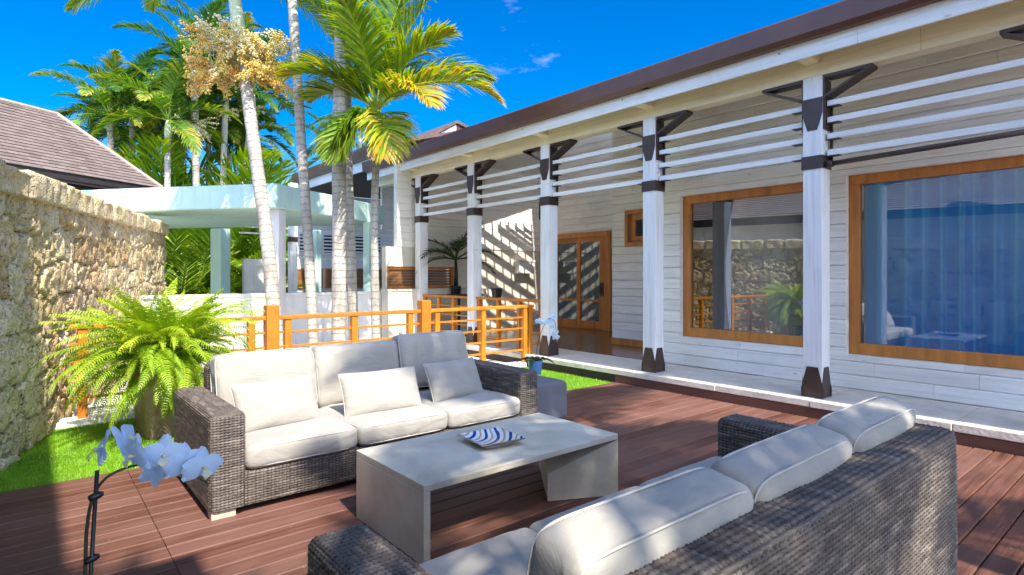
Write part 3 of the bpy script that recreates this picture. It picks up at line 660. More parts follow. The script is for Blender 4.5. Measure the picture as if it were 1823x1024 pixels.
# ------------------------------------------------------------------ neighbour with the tiled roof (beyond the wall)
def hip_roof(name_label, C, u, v, length, wdt, rise, eave_z, run, wall_in=.9):
    """C: near right eave corner; u: along the eave to the right; v: away from the viewer"""
    n = thing('house', name_label, 'house', (C.x, C.y, 0)); Lc = C - u * length; z0 = Vector((0, 0, eave_z)); zr = Vector((0, 0, eave_z + rise))
    r1 = C - u * run + v * (wdt / 2) + zr; r0 = Lc + u * run + v * (wdt / 2) + zr; e = [Lc + z0, C + z0, C + v * wdt + z0, Lc + v * wdt + z0]
    b = MB()
    def face(pts):
        a, b_ = Vector(pts[0]), Vector(pts[1]); du = (b_ - a).normalized(); nrm = (b_ - a).cross(Vector(pts[2]) - a).normalized(); dv = nrm.cross(du)
        # real tile courses: each a slightly tilted strip
        top = max((Vector(p) - a).dot(dv) for p in pts); k = 0; hgt = .135
        def span(h):
            xs = []
            P2 = [((Vector(p) - a).dot(du), (Vector(p) - a).dot(dv)) for p in pts]
            for (x0, y0), (x1, y1) in zip(P2, P2[1:] + P2[:1]):
                if (y0 - h) * (y1 - h) <= 0 and abs(y1 - y0) > 1e-6: xs.append(x0 + (x1 - x0) * (h - y0) / (y1 - y0))
            return (min(xs), max(xs)) if len(xs) > 1 else None
        while k * hgt < top - .02:
            h0, h1 = k * hgt + 1e-4, min(top - 1e-3, (k + 1) * hgt); s0, s1 = span(h0), span(h1)
            if s0 and s1:
                q = [a + du * s0[0] + dv * h0 + nrm * .028, a + du * s0[1] + dv * h0 + nrm * .028, a + du * s1[1] + dv * h1 + nrm * .006, a + du * s1[0] + dv * h1 + nrm * .006]
                g = [q[0] - nrm * .03, q[1] - nrm * .03]
                b.add([*g, q[1], q[0], q[2], q[3]], [(0, 1, 2, 3), (3, 2, 4, 5)], [(s0[0], h0), (s0[1], h0), (s0[1], h0 + .01), (s0[0], h0 + .01), (s1[1], h1 - .006), (s1[0], h1 - .006)])
            k += 1
    face([e[0], e[1], r1, r0]); face([e[1], e[2], r1]); face([e[2], e[3], r0, r1]); face([e[3], e[0], r0])
    ro = obj('roof', b, M['tiles'], n)
    rb = MB()
    for p, q in ((e[1], r1), (r1, r0), (e[0], r0), (e[2], r1), (e[3], r0)): rb.tube([p + Vector((0, 0, .03)), q + Vector((0, 0, .03))], .06, 8)
    obj('ridge_tiles', rb, m_plain('ridge_clay', (.40, .29, .23), .8, .2, 12, .004) if 'ridge_clay' not in bpy.data.materials else bpy.data.materials['ridge_clay'], ro)
    fb = MB(); dz = Vector((0, 0, -.26))
    for p, q, o_ in ((e[0], e[1], -v), (e[1], e[2], u), (e[2], e[3], v), (e[3], e[0], -u)): fb.prism([p - o_ * .03, q - o_ * .03, q - o_ * .03 + dz, p - o_ * .03 + dz], -o_ * .05)
    obj('fascia', fb, M['dark_wood'], n)
    obj('soffit', MB().prism([p + Vector((0, 0, -.18)) for p in e], (0, 0, .04)), M['dark_wood'], n)
    i = [e[0] + (u + v) * wall_in, e[1] + (-u + v) * wall_in, e[2] + (-u - v) * wall_in, e[3] + (u - v) * wall_in]
    return n, i
u_ = Vector((.836, .548, 0)); v_ = Vector((-.548, .836, 0))
nb, ii = hip_roof('brown tiled hip-roofed house beyond the coral-stone wall', Vector((3.20, 20.9, 0)), u_, v_, 14, 3.7, 1.95, 4.2, 1.85, .75)
obj('wall', MB().prism([Vector((p.x, p.y, -.05)) for p in ii], (0, 0, 4.06)), m_plain('dark_boarding', (.05, .032, .026), .6, .3, 5), nb)
nb2, ii = hip_roof('tiled house to the left of the deck, mirrored in the windows', Vector((-3.4, 15.5, 0)), Vector((.2945, 1, 0)).normalized(), Vector((-1, .2945, 0)).normalized(), 19, 6, 2.2, 3.55, 2.6, .9)
obj('wall', MB().prism([Vector((p.x, p.y, -.05)) for p in ii], (0, 0, 3.41)), M['plaster'], nb2)
# two-storey neighbour on the photographer's side: only its shadow reaches the deck
an = thing('house', 'tall plastered house beside the photographer whose shadow edges the deck', 'house', (-3, -3, 0))
obj('roof', MB().box((-7, -9, 5.9), (-.38, 3.0, 6.15)).box((-.38, -9, 5.9), (.16, -1.62, 6.15)), M['roofslab'], an, bevel=.02)
obj('wall', MB().box((-6.6, -8.6, -.05), (-3.9, 2.4, 5.899)), M['plaster_warm'], an)
for yy in (-5.5, -2.0, 1.2): obj('post', MB().box((-3.6, yy - .12, -.06), (-3.4, yy + .12, 5.899)) if yy < 1 else MB().box((-3.6, yy - .12, -.06), (-3.4, yy + .12, 5.899)), M['post'], an)

# ------------------------------------------------------------------ pavilion
pav = thing('pavilion', 'white flat-roofed garden pavilion with pale green ceiling and square columns', 'pavilion', (4.5, 13.5, 0))
C0, C1 = at(491, 370, 10.7), at(661, 397, 13.7); PZ0, PZ1 = 2.745, 3.20
C0.z = C1.z = 0; pu = (C1 - C0).normalized(); pv = Vector((-.62, .78, 0)).normalized(); PL = 7.5
poly = [C0, C1 + pu * .6, C1 + pu * .6 + pv * PL, C0 + pv * PL]
obj('roof_slab', MB().prism([p + Vector((0, 0, PZ0)) for p in poly], (0, 0, PZ1 - PZ0)), M['teal'], pav, bevel=.03)
for px0, px1, d in ((378, 407, 15.6), (482, 507, 10.98), (554, 571, 16.0), (647, 663, 13.6)):
    p = at((px0 + px1) / 2, 490, d); hw = (px1 - px0) / F_PX * d / 2 * .74
    b = MB(); cs_ = [pu * sx * hw + pv * sy * hw for sx, sy in ((-1, -1), (1, -1), (1, 1), (-1, 1))]
    b.prism([Vector((p.x, p.y, -.02)) + q for q in cs_], (0, 0, PZ0 + .0195)); obj('column', b, M['teal'] if px0 != 482 else M['plaster'], pav, bevel=.012)
lowall = thing('garden_wall', 'low bright white garden wall behind the palm trunks', 'wall', (4, 12.9, 0))
obj('wall_body', MB().box((1.35, 11.5, -.03), (5.88, 11.72, 1.095)), M['plaster'], lowall); obj('wall_cap', MB().box((1.35, 11.47, 1.0955), (5.88, 11.75, 1.15)), M['plaster'], lowall, bevel=.012)
pl = thing('path_light', 'small white mushroom-capped garden light behind the railing', 'lamp', tuple(P_Y(713, 612, 9.6)))
pz = pl.location.copy(); pz.z = 0; pl.location = pz
local('stem', MB().lathe([(.05, -.012), (.05, .02), (.034, .03), (.034, .44)], 16), M['plaster'], pl, True); local('cap', MB().lathe([(.05, .44), (.10, .45), (.105, .49), (.07, .52), (.01, .53)], 20), M['plaster'], pl, True)

# ------------------------------------------------------------------ railings
fr = thing('railing', 'front orange timber railing with two thick newel posts behind the long sofa', 'railing', (4, 7.3, 0))
RY = 7.30
def rpost(x, w_=.04, z1=.955, z0=.055, y=RY): return MB().box((x - w_, y - w_, z0), (x + w_, y + w_, z1))
def rx(px): return P_Y(px, 560, RY).x
for px in (483, 755): obj('newel_post', MB().box((rx(px) - .075, RY - .075, .0555), (rx(px) + .075, RY + .075, 1.135)), M['rail'], fr, bevel=.008)
ps = [.42, 1.2] + [rx(q) for q in (447, 511.5, 630, 729.5, 777, 859, 933)] + [6.46]
for x in ps: obj('post', rpost(x), M['rail'], fr, bevel=.005)
xa, xb, xc_, xd = wall_x(RY) + .12, rx(483), rx(755), 6.52
for x0, x1 in ((xa, xb - .076), (xb + .076, xc_ - .076), (xc_ + .076, xd)):
    obj('top_rail', MB().box((x0, RY - .055, .9555), (x1, RY + .055, 1.005)), M['rail'], fr, bevel=.008)
    for z in (.80, .62, .44, .26): obj('rail', MB().box((x0, RY - .014, z - .014), (x1, RY + .014, z + .014)), M['rail'], fr, bevel=.003)
br = thing('railing', 'rear orange timber railing between the house posts beyond the front railing', 'railing', (6.6, 9, .18))
for y0, y1 in ((7.08, 8.94), (9.16, 10.90)):
    for i in range(4):
        y = y0 + .05 + (y1 - y0 - .1) * i / 3; obj('post', MB().box((6.565, y - .035, .185), (6.635, y + .035, 1.042)), M['rail'], br, bevel=.004)
    obj('top_rail', MB().box((6.55, y0, 1.0425), (6.65, y1, 1.09)), M['rail'], br, bevel=.008)
    for z in (.88, .70, .52, .35): obj('rail', MB().box((6.588, y0, z - .013), (6.612, y1, z + .013)), M['rail'], br, bevel=.003)

# ------------------------------------------------------------------ wicker sofas
SP, RWH = .024, .0165                    # stake spacing, strand height
def weave(u, v):
    k = v / RWH; row = np.floor(k); fv = k - row; c = u / SP; fu = c - np.floor(c)
    over = np.cos(2 * math.pi * (c * .5 + row * .5))                     # +1 in front of the stake, -1 behind
    ov = np.cos(2 * math.pi * (c + .08 * np.sin(row * 2.4)))
    hw_ = .5 * (.80 + .20 * ov); strand = .0016 * ov + .0009 * over + .0088 * np.sqrt(np.clip(1 - ((fv - .5) / hw_) ** 2, 0, 1)) - .0045
    cc = c + .5; fs = cc - np.floor(cc) - .5
    stake = .0036 * np.sqrt(np.clip(1 - (fs / .30) ** 2, 0, 1)) - .004 * (np.abs(fs) > .30)
    h = np.maximum(np.maximum(strand, stake - .0012), -.0045)
    return h, (h < -.0012).astype(float)  # second value: mask of the recesses that get the painted shade
def wicker_box(a, b, r, faces, su=.0055, sv=.0034):
    """rounded box woven all over; faces chosen from '-x +x -y +y +z'"""
    a, b = np.array(a, float), np.array(b, float); c0 = (a + b) / 2; hf = (b - a) / 2; mb = MB()
    for fc in faces.split():
        ax = 'xyz'.index(fc[1]); sg = -1 if fc[0] == '-' else 1
        ua, va = {0: (1, 2), 1: (0, 2), 2: (1, 0)}[ax]
        nu, nv = int(2 * hf[ua] / su), int(2 * hf[va] / sv)
        U, V = np.meshgrid(np.linspace(-hf[ua], hf[ua], nu), np.linspace(-hf[va], hf[va], nv), indexing='ij')
        q = np.zeros(U.shape + (3,)); q[..., ua] = U; q[..., va] = V; q[..., ax] = sg * hf[ax]
        inn = np.maximum(hf - r, 0); c = np.clip(q, -inn, inn)
        if fc != '+z': c[..., 2] = np.where(q[..., 2] < 0, q[..., 2], c[..., 2])      # square at the bottom
        n = q - c; n /= np.linalg.norm(n, axis=-1, keepdims=True)
        e = np.minimum(hf[ua] - np.abs(U), hf[va] - np.abs(V)); fade = np.clip(e / .007, 0, 1)
        dsp, gap_shade = weave(U + 5.0, V + 5.0); dsp = dsp * fade
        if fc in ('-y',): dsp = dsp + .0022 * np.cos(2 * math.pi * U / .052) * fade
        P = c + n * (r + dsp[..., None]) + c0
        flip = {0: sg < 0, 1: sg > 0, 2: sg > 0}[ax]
        mb.grid(P, np.stack([U + 5, V + 5], -1), gap_shade, flip=flip)
    return mb
SL, AW, AH = 1.345, .205, .64
def sofa_base(label):
    t = thing('sofa', label, 'sofa')
    for s_ in (-1, 1):
        x0, x1 = sorted((s_ * SL, s_ * (SL - AW)))
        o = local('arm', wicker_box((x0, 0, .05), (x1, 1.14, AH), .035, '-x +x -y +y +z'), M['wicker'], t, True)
        ed = MB()
        for yy in (.004,):            # braided edging round the front of the arm
            ed.tube([(x0 + .012, yy + .012, .06), (x0 + .012, yy + .012, AH - .03), (x0 + .03, yy + .014, AH - .012), (x1 - .03, yy + .014, AH - .012), (x1 - .012, yy + .012, AH - .03), (x1 - .012, yy + .012, .06)], .009, 6)
        local('edging', ed, M['wicker'], o, True)
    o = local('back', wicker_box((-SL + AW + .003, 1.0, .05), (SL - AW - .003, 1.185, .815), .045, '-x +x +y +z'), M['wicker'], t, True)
    ed = MB().tube([(-SL + AW + .03, 1.172, .80), (SL - AW - .03, 1.172, .80)], .010, 6).tube([(-SL + AW + .03, 1.012, .80), (SL - AW - .03, 1.012, .80)], .009, 6); local('edging', ed, M['wicker'], o, True)
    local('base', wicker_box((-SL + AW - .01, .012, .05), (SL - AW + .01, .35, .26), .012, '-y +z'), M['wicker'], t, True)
    local('frame', MB().box((-SL + .03, .03, .06), (-SL + AW - .03, 1.11, AH - .04)).box((SL - AW + .03, .03, .06), (SL - .03, 1.11, AH - .04)).box((-SL + AW + .03, 1.03, .06), (SL - AW - .03, 1.155, .77)).box((-SL + AW - .01, .05, .07), (SL - AW + .01, 1.02, .245)), M['wicker_core'], t)
    for x in (-SL + .08, SL - .08):
        for y in (.065, 1.07): local('foot', MB().box((x - .07, y - .05, 0), (x + .07, y + .05, .052)), m_plain('foot_wood', (.62, .50, .36), .6, .2, 20) if 'foot_wood' not in bpy.data.materials else bpy.data.materials['foot_wood'], t, bevel=.004)
    return t
S1 = sofa_base('long grey wicker sofa facing the camera in front of the orange railing'); S1.location = (2.19, 3.87, 0)
S2 = dup(S1, (2.045, 1.9, 0), math.pi, 'dark wicker sofa in the right foreground seen from behind')
for o in (S1, S2): o['group'] = 'pair of wicker sofas'

def cushion(wx, wy, wz, r=.045, puff=.25, n=26, seed=0, wr=.007):
    """boxed cushion, centre at the origin; puffs along z"""
    hf = np.array([wx, wy, wz]) / 2; mb = MB(); inn = hf - r
    for ax in range(3):
        ua, va = (ax + 1) % 3, (ax + 2) % 3
        for sg in (-1, 1):
            k = [n if h > .15 else 12 for h in (hf[ua], hf[va])]
            tt = [np.sin(np.linspace(-1, 1, q) * math.pi / 2) * .6 + np.linspace(-1, 1, q) * .4 for q in k]
            U, V = np.meshgrid(tt[0] * hf[ua], tt[1] * hf[va], indexing='ij'); q = np.zeros(U.shape + (3,)); q[..., ua] = U; q[..., va] = V; q[..., ax] = sg * hf[ax]
            c = np.clip(q, -inn, inn); nn_ = q - c; nn_ /= np.linalg.norm(nn_, axis=-1, keepdims=True); P = c + nn_ * r
            X, Y = P[..., 0] / hf[0], P[..., 1] / hf[1]
            P[..., 2] *= 1 + puff * (1 - np.abs(X) ** 2.4) * (1 - np.abs(Y) ** 2.4) - .10 * (np.abs(X) ** 6 + np.abs(Y) ** 6) / 2
            lump = (fbm(P[..., 0] * 5.5, P[..., 1] * 5.5, P[..., 2] * 5.5 + seed * 3.7, 4, seed) - .5)
            P = P * (1 + .0 * lump[..., None]) + nn_ * (lump * wr * 3)[..., None]
            # sides belly out a little
            P[..., 0] *= 1 + .012 * (1 - (P[..., 2] / hf[2]).clip(-1, 1) ** 2); P[..., 1] *= 1 + .012 * (1 - (P[..., 2] / hf[2]).clip(-1, 1) ** 2)
            mb.grid(P, flip=sg < 0)
    pp = MB()
    for s_ in (-1, 1):
        z = s_ * (hf[2] - r * .42) * .93; L = []
        for i in range(49):
            a = 2 * math.pi * i / 48; p = 10
            x = math.copysign(abs(math.cos(a)) ** (2 / p), math.cos(a)) * (hf[0] - .003); y = math.copysign(abs(math.sin(a)) ** (2 / p), math.sin(a)) * (hf[1] - .003)
            L.append((x, y, z))
        # resample the loop evenly so corners stay round
        pp.tube(L, .0042, 6, cap=False)
    return mb, pp
def pillow(wx, wy, wz, seed=0, n=34):
    t_ = np.sin(np.linspace(-1, 1, n) * math.pi / 2); U, V = np.meshgrid(t_, t_, indexing='ij'); mb = MB()
    rr = fbm(U * 2.2 + seed, V * 2.2, seed * 1.7, 4, seed)
    pin = 1 - .05 * np.abs(U) ** 2 * (1 - np.abs(V)) ** 1 * 0
    for sg in (-1, 1):
        h = np.sqrt(np.clip((1 - np.abs(U) ** 2.6) * (1 - np.abs(V) ** 2.6), 0, 1)) ** .85
        wr = 1 + .05 * np.sin(U * 17 + 6 * rr) * np.abs(V) ** 3 + .05 * np.sin(V * 15 + 5 * rr) * np.abs(U) ** 3
        X = U * wx / 2 * (1 - .035 * (1 - V ** 2)); Y = V * wy / 2 * (1 - .05 * (1 - U ** 2))
        Z = sg * (wz / 2 * h * (.88 + .28 * rr) * wr + .002)
        mb.grid(np.stack([X, Y, Z], -1), flip=sg < 0)
    L = [(wx / 2 * a, wy / 2 * b, 0) for a, b in [(x, -1) for x in np.linspace(-1, 1, 12)] + [(1, y) for y in np.linspace(-1, 1, 9)[1:]] + [(x, 1) for x in np.linspace(1, -1, 12)[1:]] + [(-1, y) for y in np.linspace(1, -1, 9)[1:]]]
    L = [(x * (1 - .035 * (1 - (2 * y / wy) ** 2)), y * (1 - .05 * (1 - (2 * x / wx) ** 2)), 0) for x, y, _ in L]
    return mb, MB().tube(L, .0045, 6, cap=False)
def place(name, pair, label, cat, loc, rot, group, sub=1):
    t = thing(name, label, cat, loc, 0, group); t.rotation_euler = rot
    o = local('cover', pair[0], M['canvas'], t, True, merge=.0012)
    local('piping', pair[1], M['piping'], t, True)
    return t
CW = (2 * (SL - AW)) / 3
names3 = (('left', 'middle', 'right'))
def dress(S, cx, fy, sgn, texts):
    """sgn=+1: sofa faces -Y; -1: turned round"""
    for i in range(3):
        lx = (-1 + i) * CW
        x = cx + sgn * lx; rz = 0 if sgn > 0 else math.pi
        place('seat_cushion', cushion(CW - .006, .93, .17, .045, .10, 26, 3 + i + 7 * (sgn < 0), .006), texts[0][i], 'cushion', (x, fy + sgn * (.46 - (.0)), .345), (0, 0, rz + rng.uniform(-.006, .006)), 'white seat cushions of the ' + texts[2])
        # back cushion: width along X, height along its local Y, thick along local Z; leant against the back
        place('back_cushion', cushion(CW - .012, .50, .20, .05, .24, 28, 20 + i + 5 * (sgn < 0), .011), texts[1][i], 'cushion', (x, fy + sgn * (.872 + (.035 if sgn < 0 else 0)), (.65, .655, .70)[i] if sgn > 0 else (.665, .655, .65)[i]), (R(77) , 0, rz + rng.uniform(-.012, .012)), 'white back cushions of the ' + texts[2])
dress(S1, 2.19, 3.87, 1, (
    ['white seat cushion of the far sofa beside its left arm', 'white seat cushion in the middle of the far sofa', 'white seat cushion of the far sofa beside its right arm'],
    ['tall white back cushion of the far sofa nearest the fern', 'tall white back cushion in the middle of the far sofa', 'tall shaded back cushion of the far sofa nearest the small orchid'], 'far sofa'))
dress(S2, 2.045, 1.9, -1, (
    ['seat cushion of the near sofa at its end towards the house', 'seat cushion in the middle of the near sofa, mostly hidden', 'shaded blue-white seat cushion of the near sofa behind its left arm'],
    ['back cushion of the near sofa at its far end towards the house', 'back cushion in the middle of the near sofa, lit in patches', 'back cushion of the near sofa closest to the camera'], 'near sofa'))
for i, (x, y, z, wx, rz, tz, tx) in enumerate(((1.375, 4.29, .575, .60, .10, 0, 'white lumbar pillow by the left arm of the far sofa, half in shadow'), (2.17, 4.235, .57, .66, -.03, 0, 'sunlit white lumbar pillow in the middle of the far sofa'), (2.90, 4.28, .575, .58, .13, 0, 'white lumbar pillow in bluish shade by the right arm of the far sofa'))):
    place('lumbar_pillow', pillow(wx, .35, .17, 31 + i), tx, 'pillow', (x, y, z), (R(66), 0, rz), 'lumbar pillows on the far sofa')

# ------------------------------------------------------------------ concrete table and tray
tb = thing('coffee_table', 'grey polished concrete coffee table with a folded wedge leg, between the sofas', 'table', (2.32, 2.97, 0))
X0, X1, Y0, Y1, ZT = 1.556, 3.085, 2.575, 3.372, .42
obj('tabletop', MB().box((X0, Y0, ZT - .038), (X1, Y1, ZT)), M['concrete'], tb, bevel=.004)
obj('leg', MB().box((X0, Y0, .002), (X0 + .042, Y1, ZT - .0385)), M['concrete'], tb, bevel=.004)
B0, B1 = Vector((2.64, 2.80, .003)), Vector((2.64, 2.80, .185)); zt = ZT - .039
b = MB(); D_, T_ = Vector((X1, Y0, .003)), Vector((X1, Y0, zt)); E_, U_ = Vector((X1, Y1, .003)), Vector((X1, Y1, zt))
b.add([D_, T_, B0, B1, E_, U_], [(0, 2, 3, 1), (2, 4, 5, 3), (1, 3, 5), (0, 1, 5, 4), (0, 4, 2)])
obj('leg', b, M['concrete'], tb)['label'] = 'wedge-shaped right leg folded like paper'
# tray: square dish with blue sweeps painted under glaze
s = NT('glazed_swirl'); uvn = s.n('TexCoord').outputs['UV']; w1 = s.n('TexWave', wave_type='RINGS', rings_direction='SPHERICAL'); mpn = s.n('Mapping'); mpn.inputs['Location'].default_value = (-.15, -1.05, 0); s.l(uvn, mpn.inputs[0])
w1.inputs['Scale'].default_value = 1.25; w1.inputs['Distortion'].default_value = 1.8; w1.inputs['Detail'].default_value = 1; w1.inputs['Detail Scale'].default_value = .9; s.l(mpn.outputs[0], w1.inputs['Vector'])
s.col(s.ramp(w1.outputs[0], [(.0, (.03, .06, .20)), (.13, (.03, .07, .26)), (.17, (.78, .78, .76)), (.9, (.80, .80, .78)), (.95, (.5, .38, .2))])).rough(.15); M['swirl'] = s.m
tr = thing('tray', 'square white ceramic dish with dark blue swirls on the concrete table', 'tray', (2.288, 2.958, ZT + .001), R(-6))
n = 25; g = np.linspace(-1, 1, n); U, V = np.meshgrid(g, g, indexing='ij'); rim = np.maximum(np.abs(U), np.abs(V))
Z = .012 + .032 * np.clip((rim - .45) / .55, 0, 1) ** 1.6
local('dish', MB().grid(np.stack([U * .158, V * .158, Z], -1), np.stack([U * .5 + .5, V * .5 + .5], -1), flip=False), M['swirl'], tr, True)
b = MB(); b.grid(np.stack([U * .158, V * .158, Z - .007], -1), flip=True)
ring = [(-1, -1), (1, -1), (1, 1), (-1, 1)]
for (a0, b0), (a1, b1) in zip(ring, ring[1:] + ring[:1]): b.add([(a0 * .158, b0 * .158, .037), (a1 * .158, b1 * .158, .037), (a1 * .159, b1 * .159, .0445), (a0 * .159, b0 * .159, .0445)], [(0, 1, 2, 3)])
local('underside', b, m_plain('tray_edge', (.30, .22, .13), .4, .2, 20, 0), tr, True)
local('foot_ring', MB().box((-.09, -.09, 0), (.09, .09, .0045)), M['plaster'], tr)

# ------------------------------------------------------------------ ottomans
def ottoman(loc, label):
    t = thing('ottoman', label, 'side table', loc, 0, 'grey cube side tables'); mb, pp = cushion(.50, .50, .395, .035, .012, 24, 3, .0008)
    for m_ in (mb, pp): m_.v = [(x, y, z + .215) for x, y, z in m_.v]
    local('cover', mb, M['ottoman'], t, True, merge=.001); local('piping', pp, M['ottoman'], t, True)
    local('plinth', MB().box((-.20, -.20, 0), (.20, .20, .03)), M['black'], t); return t
ottoman((4.055, 4.51, 0), 'grey upholstered cube side table at the right end of the far sofa')
ottoman((.03, 1.52, 0), 'grey upholstered cube side table under the foreground orchid')

# ------------------------------------------------------------------ palms
def frond_mesh(name, mat, L, e0, e1, nl, ll, lw, seed, yellow=0.0, vee=.5, droop=.5, stalk=.16, rach=.022, plume=.25):
    """pinnate leaf growing along +X from the origin: e0/e1 = slope of the stalk at base and tip (degrees)"""
    r = random.Random(seed); N = 18; pts = [Vector((0, 0, 0))]; tg = []
    for i in range(N):
        a = R(e0 + (e1 - e0) * (i / (N - 1)) ** 1.15); t = Vector((math.cos(a), .0, math.sin(a))); tg.append(t); pts.append(pts[-1] + t * L / N)
    tg.append(tg[-1]); side_bend = r.uniform(-.12, .12) * L
    pts = [p + Vector((0, side_bend * (i / N) ** 2, 0)) for i, p in enumerate(pts)]
    mb = MB(); mb.tube(pts, [rach * (1 - .85 * i / N) for i in range(N + 1)], 5, t=.78)
    for k in range(nl):
        f = stalk + (1 - stalk) * (k + .5) / nl; x = f * N; i = min(N - 1, int(x)); p0 = pts[i].lerp(pts[i + 1], x - i); T = tg[i]; up = Vector((-T.z, 0, T.x))
        env = math.sin(math.pi * min(1, .16 + .84 * ((f - stalk) / (1 - stalk)) ** .8)) ** .6 * .92 + .1
        for sg in (-1, 1):
            l = ll * env * r.uniform(.85, 1.12); ang = R(r.uniform(48, 62) * (1 - .55 * f ** 2)); S = Vector((0, sg, 0))
            ve = vee + r.uniform(-plume, plume); d = (T * math.cos(ang) + (S * math.cos(ve) + up * math.sin(ve)) * math.sin(ang)).normalized()
            wv = d.cross(up + S * sg * .0 + T * .3); wv = (T - d * T.dot(d)).normalized() if r.random() < .75 else (wv.normalized() if wv.length > 1e-4 else T)
            ps = [p0]; dd = d.copy(); g = droop * r.uniform(.7, 1.4)
            for q in range(3): ps.append(ps[-1] + dd * l / 3); dd = (dd + Vector((0, 0, -g * (.35 + .45 * q)))).normalized()
            tt = min(1, max(0, r.gauss(.36, .16) + yellow * (.35 + .9 * f) * r.uniform(.6, 1.3))); tv = []
            ws = [lw * .45, lw, lw * .75, lw * .06]; vs = []
            for q, (p, w_) in enumerate(zip(ps, ws)): vs += [p - wv * w_, p + wv * w_]; tv += [min(1, tt + .10 * q * (.4 + yellow))] * 2
            mb.add(vs, [(0, 1, 3, 2), (2, 3, 5, 4), (4, 5, 7, 6)], t=tv)
    return mb.mesh(name, mat)
FR = {}
def kit(key, mat, L, ll, lw, nl, yellow=0.0, **k):
    FR[key] = {e: frond_mesh('frond', mat, L * q, e, e - dr, nl, ll, lw, hash((key, e)) % 1000 if False else sum(map(ord, key)) + e + 200, yellow, **k) for e, dr, q in ((80, 55, 1.0), (58, 75, 1.05), (36, 75, 1.0), (12, 65, .95), (-15, 50, .85))}
kit('big', M['leaf'], 2.9, .66, .024, 60, .10, vee=.45, droop=.45)
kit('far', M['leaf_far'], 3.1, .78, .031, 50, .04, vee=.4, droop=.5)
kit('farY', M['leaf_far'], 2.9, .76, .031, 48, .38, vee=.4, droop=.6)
kit('areca', M['leaf'], 1.9, .48, .016, 34, .16, vee=.35, droop=.35)
def trunk_mb(pts, r0, r1, n=16):
    """smoothed trunk with faint swellings"""
    P = [Vector(p) for p in pts]; out = []; m = len(P)
    for i in range(m - 1):
        p0, p1, p2, p3 = P[max(i - 1, 0)], P[i], P[i + 1], P[min(i + 2, m - 1)]
        for q in range(14):
            t = q / 14; out.append(.5 * ((2 * p1) + (p2 - p0) * t + (2 * p0 - 5 * p1 + 4 * p2 - p3) * t * t + (3 * p1 - p0 - 3 * p2 + p3) * t ** 3))
    out.append(P[-1]); k = len(out)
    return MB().tube(out, [(r0 + (r1 - r0) * i / (k - 1)) * (1 + .03 * math.sin(i * 2.1) + .02 * math.sin(i * 5.3)) * (1 + .15 * max(0, 1 - i / 5)) for i in range(k)], n)
def fronds(t, top, key, spec):
    """spec: (azimuth deg, base slope key)"""
    for az, e in spec:
        o = link('frond', FR[key][e], t, top - Vector(t.location)); o.rotation_euler = (0, 0, R(az))
def ring_spec(n, seed, es=(80, 58, 36, 12)):
    r = random.Random(seed); return [(i * 360 * .382 + r.uniform(-14, 14), es[min(len(es) - 1, int(i * len(es) / n))]) for i in range(n)]
IMG_R = math.degrees(math.atan2(RT[1], RT[0])); IMG_F = math.degrees(math.atan2(FW[1], FW[0]))   # azimuth of image-right and of away
def fruit_mb(c, n, L, seed, colours, drop=.5, fan=1.0):
    r = random.Random(seed); mb = MB()
    for k in range(n):
        a = r.uniform(0, 6.283); e = r.uniform(-.5, .75); d = Vector((math.cos(a) * math.cos(e), math.sin(a) * math.cos(e), math.sin(e))); l = L * r.uniform(.55, 1.1); p = Vector(c); ps = [p]
        for q in range(5): d = (d + Vector((r.uniform(-.15, .15), r.uniform(-.15, .15), -drop * .28 + r.uniform(-.1, .1)))).normalized(); p = p + d * l / 5; ps.append(p)
        mb.tube(ps, [.007, .006, .005, .004, .003, .002], 4, t=r.choice((0, 0, .1)))
        tc_ = r.choice(colours)
        for q in range(34):
            f = r.uniform(.35, 1) * 5; i = min(4, int(f)); b = ps[i].lerp(ps[i + 1], f - i) + Vector((r.gauss(0, .03), r.gauss(0, .03), r.gauss(-.01, .03))); s_ = r.uniform(.013, .023)
            mb.add([b + Vector(v) * s_ for v in ((1,0,0),(-1,0,0),(0,1,0),(0,-1,0),(0,0,1),(0,0,-1))], [(0,2,4),(2,1,4),(1,3,4),(3,0,4),(2,0,5),(1,2,5),(3,1,5),(0,3,5)], t=min(1, max(0, tc_ + r.gauss(0, .12))))
    return mb
def palm(label, line, r0, r1, d0, d1, key, spec, ground=True, shaft=0, fruit=None, group=None):
    """line: (px, py) points of the trunk on the photograph, bottom to top, at depths d0..d1"""
    m = len(line); P = [at(px, py, d0 + (d1 - d0) * i / (m - 1)) for i, (px, py) in enumerate(line)]
    if ground:
        b = P[0] + (P[0] - P[1]).normalized() * .001; k = P[0].z / max(.2, (P[1] - P[0]).normalized().z); b = P[0] - (P[1] - P[0]).normalized() * (k + .05); P = [b] + P
    t = thing('palm_tree', label, 'palm tree', (P[0].x, P[0].y, 0), 0, group); o = obj('trunk', trunk_mb(P, r0, r1), M['bark'], t, True)
    top = P[-1]; ax = (P[-1] - P[-2]).normalized()
    if shaft:
        e = top + ax * shaft; obj('crownshaft', MB().tube([top - ax * .02, top + ax * shaft * .25, top + ax * shaft * .7, e], [r1 * 1.02, r1 * 1.25, r1 * 1.05, r1 * .6], 14), M['shaft'], t, True); crown = e
    else: crown = top
    fronds(t, crown, key, spec)
    if fruit:
        for dx, dy, dz, n, L, cl, sd in fruit: obj('fruit_cluster', fruit_mb(top + Vector((RT[0] * dx, RT[1] * dx, dz)) + Vector((FW[0], FW[1], 0)) * dy, n, L, sd, cl), M['fruit'], t)
    return t
GP = 'palms in the courtyard behind the railing'
